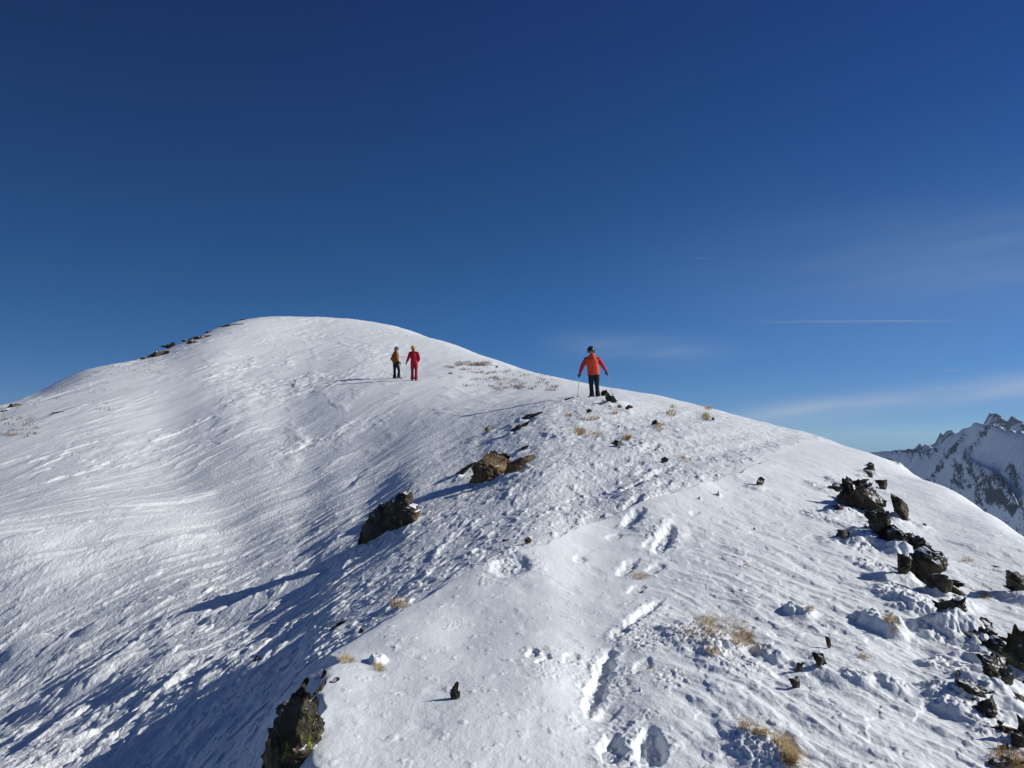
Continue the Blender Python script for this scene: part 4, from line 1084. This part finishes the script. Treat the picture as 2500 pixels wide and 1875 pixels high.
def person(loc, J, M, label, head_r, headgear, name='person'):
    """J: joint positions relative to loc (x right, y away from the path, z up)."""
    P = {k: np.array(v, float) for k, v in J.items()}
    legs = [[(P['hip' + s] + np.array([0, .01, 0]), (.06, .06, .07)), (P['knee' + s], .052), (P['ankle' + s], .04), (P['toe' + s], (.035, .035, .03))] for s in 'LR']
    arms = [[(P['sh' + s], .05), (P['elbow' + s], .038), (P['wrist' + s], .026)] for s in 'LR']
    torso = [[(P['pelvis'] + np.array([0, .01, .06]), (.11, .07, .06)), (P['waist'], (.12, .09, .09)), (P['chest'], (.16, .115, .12)), (P['neck'], (.06, .06, .06)), (P['head'] - np.array([0, 0, .03]), (.055, .06, .06))]]
    look = P['look'] / np.linalg.norm(P['look'])
    hd = P['head']
    rt = np.cross(look, [0, 0, 1]); rt /= np.linalg.norm(rt)
    up = np.cross(rt, look)
    balls = [(hd, (head_r * .80, head_r * .88, head_r)), (hd + look * head_r * .35 - up * head_r * .35, (head_r * .58,) * 3),
             (hd + look * head_r * .93 - up * head_r * .12, (.013, .013, .017)), (hd + look * head_r * .82 - up * head_r * .5, (.02, .02, .01)),
             (hd + rt * head_r * .82 - up * head_r * .1, (.012, .018, .026)), (hd - rt * head_r * .82 - up * head_r * .1, (.012, .018, .026)),
             (hd + look * head_r * .8 + up * head_r * .1 + rt * .03, (.012, .01, .009)), (hd + look * head_r * .8 + up * head_r * .1 - rt * .03, (.012, .01, .009))]
    hands = []
    for s in 'LR':
        hands += hand_chains(P['wrist' + s], P['handdir' + s], P['handside' + s], M.get('curl', 1.15), 1.0)
    body = skin_mesh(name, legs + arms + torso + hands, .009, SKIN, None, 3, balls)
    body.location = loc
    tag(body, label, 'person')
    # trousers
    tr = []
    for s in 'LR':
        a = P['ankle' + s]; k = P['knee' + s]
        tr.append([(P['hip' + s], (.098, .12, .11)), (lerp(P['hip' + s], k, .5), (.088, .10, .1)), (k, (.070, .080, .085)), (lerp(k, a, .45), (.074, .086, .08)), (lerp(k, a, .75), (.086, .100, .07)), (lerp(k, a, .97), (.092, .108, .05))])
    tr.append([(P['pelvis'] + np.array([0, 0, .10]), (.165, .125, .08)), (P['pelvis'] + np.array([0, 0, -.01]), (.168, .130, .085))])
    crease(skin_mesh('trousers', tr, .011, M['trousers'], body, 2), .007, 1)
    # jacket with sleeves
    B = M.get('broad', 1.0)
    ja = [[(P['pelvis'] + np.array([0, 0, M.get('hem', .02)]), (.185 * B, .145, .035)), (P['waist'], (.18 * B, .14, .10)), (P['chest'], (.19 * B, .145, .12)), (P['chest'] + (P['neck'] - P['chest']) * .55, (.150 * B, .115, .08)), (P['neck'] + np.array([0, 0, .0]), (.085, .09, .05)), (P['neck'] + np.array([0, 0, .055]), (.078, .084, .03))],
          [(lerp(P['neck'], P['shL'], .3) - np.array([0, 0, .03]), .085), (P['neck'] - np.array([0, 0, .03]), .09), (lerp(P['neck'], P['shR'], .3) - np.array([0, 0, .03]), .085)]]
    sl = []
    for s in 'LR':
        sl.append([(lerp(P['chest'], P['sh' + s], .45) + np.array([0, 0, .02]), .09), (P['sh' + s], .084), (P['elbow' + s], .068), (lerp(P['elbow' + s], P['wrist' + s], .85), .054)])
    if M.get('sleeve'):
        crease(skin_mesh('jacket', ja + [[c[0], (lerp(c[1][0], c[0][0], .25), .085)] for c in sl], .011, M['jacket'], body, 2), .008, 2)
        for c in sl: crease(skin_mesh('sleeve', [c[1:]], .01, M['sleeve'], body, 2), .008, 3)
    else:
        crease(skin_mesh('jacket', ja + sl, .011, M['jacket'], body, 2), .008, 4)
    if M.get('yoke'):
        for s in 'LR':
            q = lerp(P['neck'], P['sh' + s], .45) + np.array([0, -.02, .0])
            skin_mesh('shoulder_panel', [[(q, (.065, .075, .05)), (P['sh' + s] + np.array([0, -.005, .012]), (.072, .076, .07)), (lerp(P['sh' + s], P['elbow' + s], .35), (.069, .071, .06))]], .012, M['yoke'], body, 2)
    for s in 'LR':
        skin_mesh('glove', hand_chains(P['wrist' + s], P['handdir' + s], P['handside' + s], M.get('curl', 1.15), 1.06, .0045) + [[(lerp(P['elbow' + s], P['wrist' + s], .88), .042), (P['wrist' + s], .036)]], .006, M['gloves'], body, 1)
        t = P['toe' + s]; a = P['ankle' + s]
        d = t - a; d[2] = 0; d /= np.linalg.norm(d)
        b = skin_mesh('boot', [[(a + np.array([0, 0, .16]), (.068, .075, .05)), (a + np.array([0, 0, .02]), (.07, .078, .06)), (a - d * .05 + np.array([0, 0, -.05]), (.052, .055, .045))],
                               [(a - d * .06 + np.array([0, 0, -.06]), (.05, .05, .035)), (a + d * .12 + np.array([0, 0, -.06]), (.05, .05, .04)), (a + d * .19 + np.array([0, 0, -.075]), (.045, .045, .028))]], .01, M['boots'], body, 2)
        sole_c = a + d * .06; sole_c[2] = a[2] - .098
        skin_mesh('sole', [[(sole_c - d * .11, (.05, .05, .014)), (sole_c + d * .13, (.048, .048, .014))]], .008, BLACKCLOTH, b, 1)
    headgear(body, hd, look, rt, up, head_r, M)
    return body


def shell(name, centre, look, rt, up, radii, cut, mat, parent, thick=.012, nu=40, nv=26, front=None, bump=0):
    """a closed dome over the head: radii along right, look, up; kept above cut(lon)"""
    V = []; F = []
    lons = np.linspace(0, 2 * np.pi, nu, endpoint=False)
    for lay, g in ((0, 1.0), (1, 1 - thick / radii[2])):
        for j in range(nv):
            for lo in lons:
                lim_ = cut(lo)
                la = math.pi / 2 + (lim_ - math.pi / 2) * j / (nv - 1)
                rr = g * (1 + bump * math.cos(8 * lo) * math.cos(la) ** 2)
                q = np.array([math.cos(la) * math.cos(lo) * radii[0], math.cos(la) * math.sin(lo) * radii[1], math.sin(la) * radii[2]]) * rr
                V.append(centre + rt * q[0] + look * q[1] + up * q[2])
    n = nu * nv
    for j in range(nv - 1):
        for i in range(nu):
            a, b, c, d = j * nu + i, j * nu + (i + 1) % nu, (j + 1) * nu + (i + 1) % nu, (j + 1) * nu + i
            F.append((a, d, c, b)); F.append((a + n, b + n, c + n, d + n))
    for i in range(nu):
        a, b = (nv - 1) * nu + i, (nv - 1) * nu + (i + 1) % nu
        F.append((a, a + n, b + n, b))
    return mesh_obj(name, V, F, mat, parent)


HELM = mat_plain('helmet_shell', (.012, .014, .02), .25, 8, .1, 0, .5)
LENS = mat_plain('goggle_lens', (.02, .02, .03), .1, 8, .1, 0, .6)


def helmet(body, hd, look, rt, up, r, M):
    h = shell('helmet', hd + up * .012, look, rt, up, (r * 1.06, r * 1.2, r * 1.18), lambda lo: -.85 + .85 * max(0, math.sin(lo)) ** .7, HELM, body, .025)
    V = []; F = []
    for k in range(41):                                   # goggle strap round the shell
        a = math.pi * 2 * k / 40
        q = hd + up * .03 + rt * math.cos(a) * r * 1.095 + look * math.sin(a) * r * 1.235
        V += [q + up * .016, q - up * .016]
        if k: F.append((2 * k - 2, 2 * k - 1, 2 * k + 1, 2 * k))
    st = mesh_obj('goggle_strap', V, F, mat_plain('strap', (.03, .03, .035), .7), h)
    md = st.modifiers.new('t', 'SOLIDIFY'); md.thickness = .004
    for k in range(5):                                    # raised vents along the crown
        pass
    vents = []
    for sx in (-1, 1):
        vents.append([(hd + up * (r * 1.12) + rt * sx * .035 - look * .02, (.010, .03, .008)), (hd + up * (r * .98) + rt * sx * .04 - look * .07, (.010, .02, .012))])
    skin_mesh('helmet_vent', vents, .005, LENS, h, 1)
    for sx in (-1, 1):
        skin_mesh('ear_pad', [[(hd + rt * sx * r * .93 - up * .02, (.016, .035, .04)), (hd + rt * sx * r * .85 - up * .07, (.014, .028, .03))]], .006, BLACKCLOTH, h, 2)
    skin_mesh('goggles', [[(hd + look * r * .95 + rt * x0 * .06 + up * .012, (.03, .022, .03)), (hd + look * r * 1.0 + up * .012, (.03, .022, .03))] for x0 in (-1, 1)], .006, LENS, h, 2)


def beanie(body, hd, look, rt, up, r, M):
    skin_mesh('hair', [[(hd - look * r * .35 - up * r * .35, (r * .68, r * .6, r * .5)), (hd - look * r * .25, (r * .8, r * .75, r * .6))]], .008, mat_plain('hair', (.05, .03, .02), .6, 60, .4), body, 2)
    b = shell('beanie', hd + up * .012, look, rt, up, (r * .98, r * 1.06, r * 1.22), lambda lo: -.35 + .5 * max(0, math.sin(lo)), M['hat'], body, .012, bump=.02)
    skin_mesh('hat_brim', [[(hd + up * (.0 + (.03 if math.sin(a) > 0 else -.01)) + rt * math.cos(a) * r * .98 + look * math.sin(a) * r * 1.05, (.012, .012, .022)),
                            (hd + up * (.0 + (.03 if math.sin(a + .3) > 0 else -.01)) + rt * math.cos(a + .3) * r * .98 + look * math.sin(a + .3) * r * 1.05, (.012, .012, .022))] for a in np.linspace(0, 2 * np.pi, 21)], .006, M['hat'], b, 2)
    if M.get('goggles'):
        skin_mesh('goggles', [[(hd + look * r * .92 + rt * x0 * .055 + up * .01, (.028, .024, .028)), (hd + look * r * 1.0 + up * .01, (.028, .024, .028))] for x0 in (-1, 1)], .006, LENS, b, 2)


def pole(tip, top, label, group):
    tip = np.array(tip, float); top = np.array(top, float)
    root = bpy.data.objects.new('ski_pole', None); COL.objects.link(root); root.location = tip; root.empty_display_size = .1
    tag(root, label, 'ski pole', group)
    d = top - tip; L = np.linalg.norm(d); d /= L
    R = Vector(d).to_track_quat('Z', 'Y').to_matrix()

    def rev(name, prof, mat, n=14):
        V = []; F = []
        for z, r in prof:
            for k in range(n):
                a = 2 * math.pi * k / n
                V.append((R @ Vector((r * math.cos(a), r * math.sin(a), z)))[:])
        for j in range(len(prof) - 1):
            for k in range(n):
                F.append((j * n + k, j * n + (k + 1) % n, (j + 1) * n + (k + 1) % n, (j + 1) * n + k))
        F.append(tuple(range(n))[::-1]); F.append(tuple((len(prof) - 1) * n + k for k in range(n)))
        return mesh_obj(name, V, F, mat, root)
    rev('shaft', [(0, .003), (.03, .006), (.05, .0085), (L * .5, .0095), (L - .1, .0105)], ALU)
    rev('basket', [(.075, .012), (.078, .034), (.082, .047), (.088, .047), (.09, .03), (.1, .012)], BLACKCLOTH)
    rev('grip', [(L - .16, .013), (L - .13, .017), (L - .06, .016), (L - .02, .018), (L + .01, .021), (L + .025, .016), (L + .03, .006)], BLACKCLOTH)
    return root


ALU = mat_plain('aluminium_shaft', (.42, .43, .46), .35, 6, .1, 0, .5)
h = hit(1452, 969)
L0 = np.array([h[0] + .03, h[1] + .12, h[2] - .12])
k26 = L0[1] / 26.2
O = {'head': (-.13, .05, 1.67), 'look': (.06, .9, -.42), 'neck': (-.10, .0, 1.51), 'chest': (-.10, -.01, 1.33), 'waist': (-.055, .0, 1.03), 'pelvis': (-.045, .0, .86),
     'shL': (-.285, .0, 1.375), 'shR': (.095, .0, 1.39), 'elbowL': (-.425, .05, 1.13), 'elbowR': (.265, .05, 1.17), 'wristL': (-.485, .12, .93), 'wristR': (.375, .12, 1.005),
     'handdirL': (-.12, .25, -.75), 'handdirR': (.25, .3, -.6), 'handsideL': (.1, -1, -.2), 'handsideR': (-.1, -1, -.2),
     'hipL': (-.135, 0, .84), 'hipR': (.055, 0, .84), 'kneeL': (-.115, .07, .48), 'kneeR': (.075, .05, .48), 'ankleL': (-.095, .02, .115), 'ankleR': (.11, .06, .13), 'toeL': (-.12, .2, .04), 'toeR': (.14, .24, .05)}
DARKNAVY = mat_plain('navy_black_fabric', (.012, .013, .020), .75, 25, .3, .006)
o1 = person(L0, O, dict(trousers=DARKNAVY, jacket=mat_plain('orange_fabric', (.66, .075, .028), .75, 16, .12, .006), sleeve=mat_plain('raspberry_fabric', (.42, .022, .042), .75, 16, .12, .006), gloves=BLACKCLOTH, boots=BLACKCLOTH, hem=.0, broad=1.14),
            'skier in orange jacket with pink red sleeves and dark helmet on the knoll', .118, helmet)
PG = 'ski poles carried by the people'
gl = hit(1412, 976)
pole((L0[0] - .575, L0[1] + .10, L0[2] + .06), (L0[0] - .50, L0[1] + .16, L0[2] + .92), 'thin grey ski pole in the left hand of the skier in orange', PG)
pole((L0[0] + .62, L0[1] + .05, L0[2] + .12), (L0[0] + .40, L0[1] + .17, L0[2] + 1.0), 'thin grey ski pole in the right hand of the skier in orange', PG)

h = hit(1011, 929); L1 = np.array([h[0], h[1], h[2] - .03])
Rr = {'head': (-.064, .02, 1.625), 'look': (.02, 1, -.05), 'neck': (-.05, .0, 1.475), 'chest': (-.03, .0, 1.27), 'waist': (-.01, .0, 1.03), 'pelvis': (-.01, .0, .88),
      'shL': (-.21, .0, 1.375), 'shR': (.155, .0, 1.375), 'elbowL': (-.30, -.02, 1.14), 'elbowR': (.235, -.02, 1.13), 'wristL': (-.38, .05, .96), 'wristR': (.17, .17, .98),
      'handdirL': (-.25, .2, -.7), 'handdirR': (-.4, .6, -.1), 'handsideL': (.1, -1, -.2), 'handsideR': (0, 0, -1),
      'hipL': (-.10, 0, .86), 'hipR': (.085, 0, .86), 'kneeL': (-.105, .03, .48), 'kneeR': (.085, .03, .48), 'ankleL': (-.105, .0, .115), 'ankleR': (.085, .0, .115), 'toeL': (-.12, .18, .04), 'toeR': (.13, .17, .04)}
REDC = mat_plain('red_fabric', (.42, .010, .022), .75, 16, .15, .006)
o2 = person(L1, Rr, dict(trousers=mat_plain('dark_red_fabric', (.36, .010, .028), .75, 16, .15, .006), jacket=REDC, yoke=BLACKCLOTH, gloves=BLACKCLOTH, boots=mat_plain('blue_black_boot', (.015, .022, .035), .4, 10, .2), hat=mat_plain('yellow_knit', (.48, .32, .015), .85, 90, .25, .004), hem=.01, curl=.7),
            'person in red ski suit and yellow beanie with back turned on the hill', .112, beanie)

h = hit(970, 924); L2 = np.array([h[0], h[1], h[2] - .03])
Yy = {'head': (-.05, -.01, 1.545), 'look': (.93, .30, -.12), 'neck': (-.085, .0, 1.41), 'chest': (-.10, .0, 1.22), 'waist': (-.10, .0, 1.0), 'pelvis': (-.08, .0, .83),
      'shL': (-.19, .13, 1.30), 'shR': (-.03, -.15, 1.30), 'elbowL': (-.31, .06, 1.05), 'elbowR': (.0, -.19, 1.06), 'wristL': (-.20, .14, .90), 'wristR': (.075, -.10, .88),
      'handdirL': (.5, .2, -.4), 'handdirR': (.5, .1, -.6), 'handsideL': (0, 0, -1), 'handsideR': (-.2, .9, -.2),
      'hipL': (-.15, .05, .82), 'hipR': (-.02, -.06, .82), 'kneeL': (-.15, .05, .46), 'kneeR': (.085, -.05, .47), 'ankleL': (-.155, .04, .115), 'ankleR': (.07, -.04, .115), 'toeL': (-.01, .06, .04), 'toeR': (.24, -.03, .04)}
o3 = person(L2, Yy, dict(trousers=DARKNAVY, jacket=mat_plain('amber_fabric', (.25, .095, .012), .75, 16, .12, .006), gloves=BLACKCLOTH, boots=mat_plain('grey_teal_boot', (.22, .30, .31), .4, 10, .2), hat=mat_plain('grey_knit', (.16, .13, .14), .85, 60, .5, .004), goggles=True, hem=.0),
            'person in amber jacket, black trousers and grey hat looking sideways on the hill', .108, beanie)
pole((L2[0] + .50, L2[1] - .15, L2[2] + .02), (L2[0] + .10, L2[1] - .09, L2[2] + .87), 'slanted ski pole in the hand of the person in amber jacket', PG)


# ------------------------------------------------------------------ contrails, high and far off
def mat_contrail():
    t = NT('contrail_ice')
    tc = t.n('ShaderNodeTexCoord').outputs['Generated']
    sep = t.n('ShaderNodeSeparateXYZ'); t.l(tc, sep.inputs[0])
    x = sep.outputs['X']
    a = t.math('MULTIPLY', t.step(x, 0, .6), t.math('SUBTRACT', 1.0, t.step(x, .72, 1.0)))
    a = t.math('MULTIPLY', a, t.math('ADD', t.math('MULTIPLY', t.noise(tc, 5, 3), .22), .06))
    lw = t.n('ShaderNodeLayerWeight'); lw.inputs[0].default_value = .4
    a = t.math('MULTIPLY', a, t.math('SUBTRACT', 1.0, lw.outputs['Facing']))
    tr = t.n('ShaderNodeBsdfTransparent'); df = t.n('ShaderNodeBsdfDiffuse'); df.inputs[0].default_value = (.9, .9, .9, 1)
    mx = t.n('ShaderNodeMixShader'); t.l(a, mx.inputs[0]); t.l(tr.outputs[0], mx.inputs[1]); t.l(df.outputs[0], mx.inputs[2])
    t.l(mx.outputs[0], t.out.inputs['Surface'])
    return t.m


CON = mat_contrail()


def contrail(u0, v0, u1, v1, D, r, label):
    a = np.array([uu(u0) * D, D, EYE + ww(v0) * D]); b = np.array([uu(u1) * D, D * .97, EYE + ww(v1) * D * .97])
    c = (a + b) / 2; V = []; F = []; n = 10; k = 40
    for i in range(k + 1):
        p = lerp(a, b, i / k) - c
        rr = r * (.35 + .65 * math.sin(math.pi * min(1, (i + .5) / k)) ** .5)
        for j in range(n):
            q = 2 * math.pi * j / n
            V.append((p[0], p[1] + rr * math.cos(q), p[2] + rr * math.sin(q)))
    for i in range(k):
        for j in range(n): F.append((i * n + j, i * n + (j + 1) % n, (i + 1) * n + (j + 1) % n, (i + 1) * n + j))
    o = mesh_obj('contrail', V, F, CON); o.location = c
    tag(o, label, 'contrail')
    return o


contrail(1700, 786, 2380, 783, 24000, 34, 'long thin white contrail above the right mountains')
contrail(1672, 631, 1722, 630, 26000, 16, 'short faint contrail high in the blue sky')
contrail(2270, 903, 2330, 904, 26000, 26, 'short faint contrail just above the cirrus band')

# ------------------------------------------------------------------ the air
def haze_box():
    x0, x1, y0, y1, z0, z1 = -9000, 9000, -300, 9000, -2201.5, 420
    V = [(x, y, z) for x in (x0, x1) for y in (y0, y1) for z in (z0, z1)]
    F = [(0, 1, 3, 2), (4, 6, 7, 5), (0, 4, 5, 1), (2, 3, 7, 6), (0, 2, 6, 4), (1, 5, 7, 3)]
    t = NT('thin_air')
    v = t.n('ShaderNodeVolumePrincipled'); v.inputs['Color'].default_value = (.55, .74, 1, 1); v.inputs['Density'].default_value = HAZE
    t.l(v.outputs[0], t.out.inputs['Volume'])
    return tag(mesh_obj('haze', V, F, t.m, smooth=False), kind='stuff')


HAZE = 3.4e-5
if HAZE: haze_box()

# ------------------------------------------------------------------ light, sky, camera
sun = bpy.data.lights.new('sun', 'SUN'); sun.energy = 3.75; sun.angle = math.radians(.5); sun.color = (1, .965, .905)
so = bpy.data.objects.new('sun', sun); COL.objects.link(so)
so.rotation_euler = (-SUN).to_track_quat('-Z', 'Y').to_euler()

w = bpy.data.worlds.new('World'); scene.world = w; w.use_nodes = True
nt = w.node_tree; nt.nodes.clear()
wo = nt.nodes.new('ShaderNodeOutputWorld'); bg = nt.nodes.new('ShaderNodeBackground')
sky = nt.nodes.new('ShaderNodeTexSky'); sky.sky_type = 'NISHITA'; sky.sun_disc = False
sky.sun_elevation = SUN_EL; sky.sun_rotation = SUN_AZ; sky.altitude = 8000; sky.air_density = 1.0; sky.dust_density = .0; sky.ozone_density = 3.5
hs = nt.nodes.new('ShaderNodeHueSaturation'); hs.inputs['Saturation'].default_value = 1.22
HS = hs; nt.links.new(sky.outputs[0], hs.inputs['Color']); nt.links.new(hs.outputs[0], bg.inputs['Color'])
bg.inputs['Strength'].default_value = .082

# thin cirrus, by compass bearing and height above the horizon
def wm(op, a, b=None):
    nd = nt.nodes.new('ShaderNodeMath'); nd.operation = op
    for i, v in enumerate((a, b)):
        if v is None: continue
        if isinstance(v, (int, float)): nd.inputs[i].default_value = v
        else: nt.links.new(v, nd.inputs[i])
    return nd.outputs[0]


def wstep(v, a, b):
    nd = nt.nodes.new('ShaderNodeMapRange'); nd.interpolation_type = 'SMOOTHSTEP'
    nt.links.new(v, nd.inputs['Value']); nd.inputs['From Min'].default_value = a; nd.inputs['From Max'].default_value = b
    return nd.outputs['Result']


tcw = nt.nodes.new('ShaderNodeTexCoord'); sx = nt.nodes.new('ShaderNodeSeparateXYZ'); nt.links.new(tcw.outputs['Generated'], sx.inputs[0])
AZ = wm('ARCTAN2', sx.outputs['X'], sx.outputs['Y']); EL = wm('ARCSINE', sx.outputs['Z'])
cmb = nt.nodes.new('ShaderNodeCombineXYZ')
nt.links.new(wm('MULTIPLY', AZ, 3.0), cmb.inputs[0]); nt.links.new(wm('MULTIPLY', wm('SUBTRACT', EL, wm('MULTIPLY', AZ, .10)), 26.0), cmb.inputs[1])
nz = nt.nodes.new('ShaderNodeTexNoise'); nz.inputs['Scale'].default_value = 1.6; nz.inputs['Detail'].default_value = 6; nz.inputs['Roughness'].default_value = .55
nt.links.new(cmb.outputs[0], nz.inputs['Vector'])


def band(a0, e0, slope, half, z0, z1, z2, z3):
    d = wm('DIVIDE', wm('SUBTRACT', EL, wm('ADD', wm('MULTIPLY', wm('SUBTRACT', AZ, a0), slope), e0)), half)
    g = wm('POWER', 2.718, wm('MULTIPLY', wm('MULTIPLY', d, d), -1.0))
    return wm('MULTIPLY', g, wm('MULTIPLY', wstep(AZ, z0, z1), wm('SUBTRACT', 1.0, wstep(AZ, z2, z3))))


cir = wm('ADD', wm('MULTIPLY', band(.42, .035, .115, .0125, .22, .36, 1.6, 2.2), .55), wm('MULTIPLY', band(.17, .105, -.06, .014, .02, .12, .16, .30), .22))
cir = wm('ADD', cir, wm('MULTIPLY', band(.45, .19, -.05, .05, .1, .6, 1.6, 2.2), .10))
cir = wm('MULTIPLY', cir, wm('ADD', wm('MULTIPLY', wstep(nz.outputs['Fac'], .3, .7), .8), .35))
mxw = nt.nodes.new('ShaderNodeMix'); mxw.data_type = 'RGBA'
nt.links.new(wm('ADD', wm('MULTIPLY', wstep(EL, .16, .6), .017), .5), HS.inputs['Hue'])
dim = wm('MULTIPLY', wm('ADD', wm('MULTIPLY', wstep(AZ, -.75, .35), .30), .70), wm('ADD', wm('MULTIPLY', wstep(EL, -.02, .16), .18), .82))
sc_ = nt.nodes.new('ShaderNodeVectorMath'); sc_.operation = 'SCALE'
nt.links.new(hs.outputs[0], sc_.inputs[0]); nt.links.new(dim, sc_.inputs['Scale'])
FILL_VEIL = wm('MULTIPLY', wm('MULTIPLY', wstep(AZ, .72, 1.25), wm('SUBTRACT', 1.0, wstep(AZ, 1.9, 2.7))), wm('SUBTRACT', 1.0, wstep(EL, .45, 1.1)))   # added bright veil round the sun, out of view, to lighten shaded snow
cir = wm('ADD', cir, wm('MULTIPLY', band(.5, .12, .0, .13, -.05, .6, 1.6, 2.2), .09))
nt.links.new(cir, mxw.inputs[0]); nt.links.new(sc_.outputs[0], mxw.inputs[6]); mxw.inputs[7].default_value = (5.2, 6.0, 7.4, 1)
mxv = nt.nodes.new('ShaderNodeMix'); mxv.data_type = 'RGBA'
nt.links.new(wm('MULTIPLY', FILL_VEIL, .38), mxv.inputs[0]); nt.links.new(mxw.outputs[2], mxv.inputs[6]); mxv.inputs[7].default_value = (8.6, 10.0, 12.4, 1)
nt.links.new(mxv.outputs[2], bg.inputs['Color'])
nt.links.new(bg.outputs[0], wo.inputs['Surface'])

cam = bpy.data.cameras.new('camera'); cam.lens = 28; cam.sensor_width = 36; cam.sensor_fit = 'HORIZONTAL'
cam.shift_y = (V0 - 937.5) / 2500; cam.clip_start = .05; cam.clip_end = 200000
co = bpy.data.objects.new('camera', cam); COL.objects.link(co)
co.location = (0, 0, EYE); co.rotation_euler = (math.radians(90), 0, 0)
scene.camera = co
scene.view_settings.view_transform = 'Standard'; scene.view_settings.look = 'None'; scene.view_settings.gamma = 1
scene.view_settings.exposure = .17
scene.render.engine = 'CYCLES'
scene.cycles.max_bounces = 6
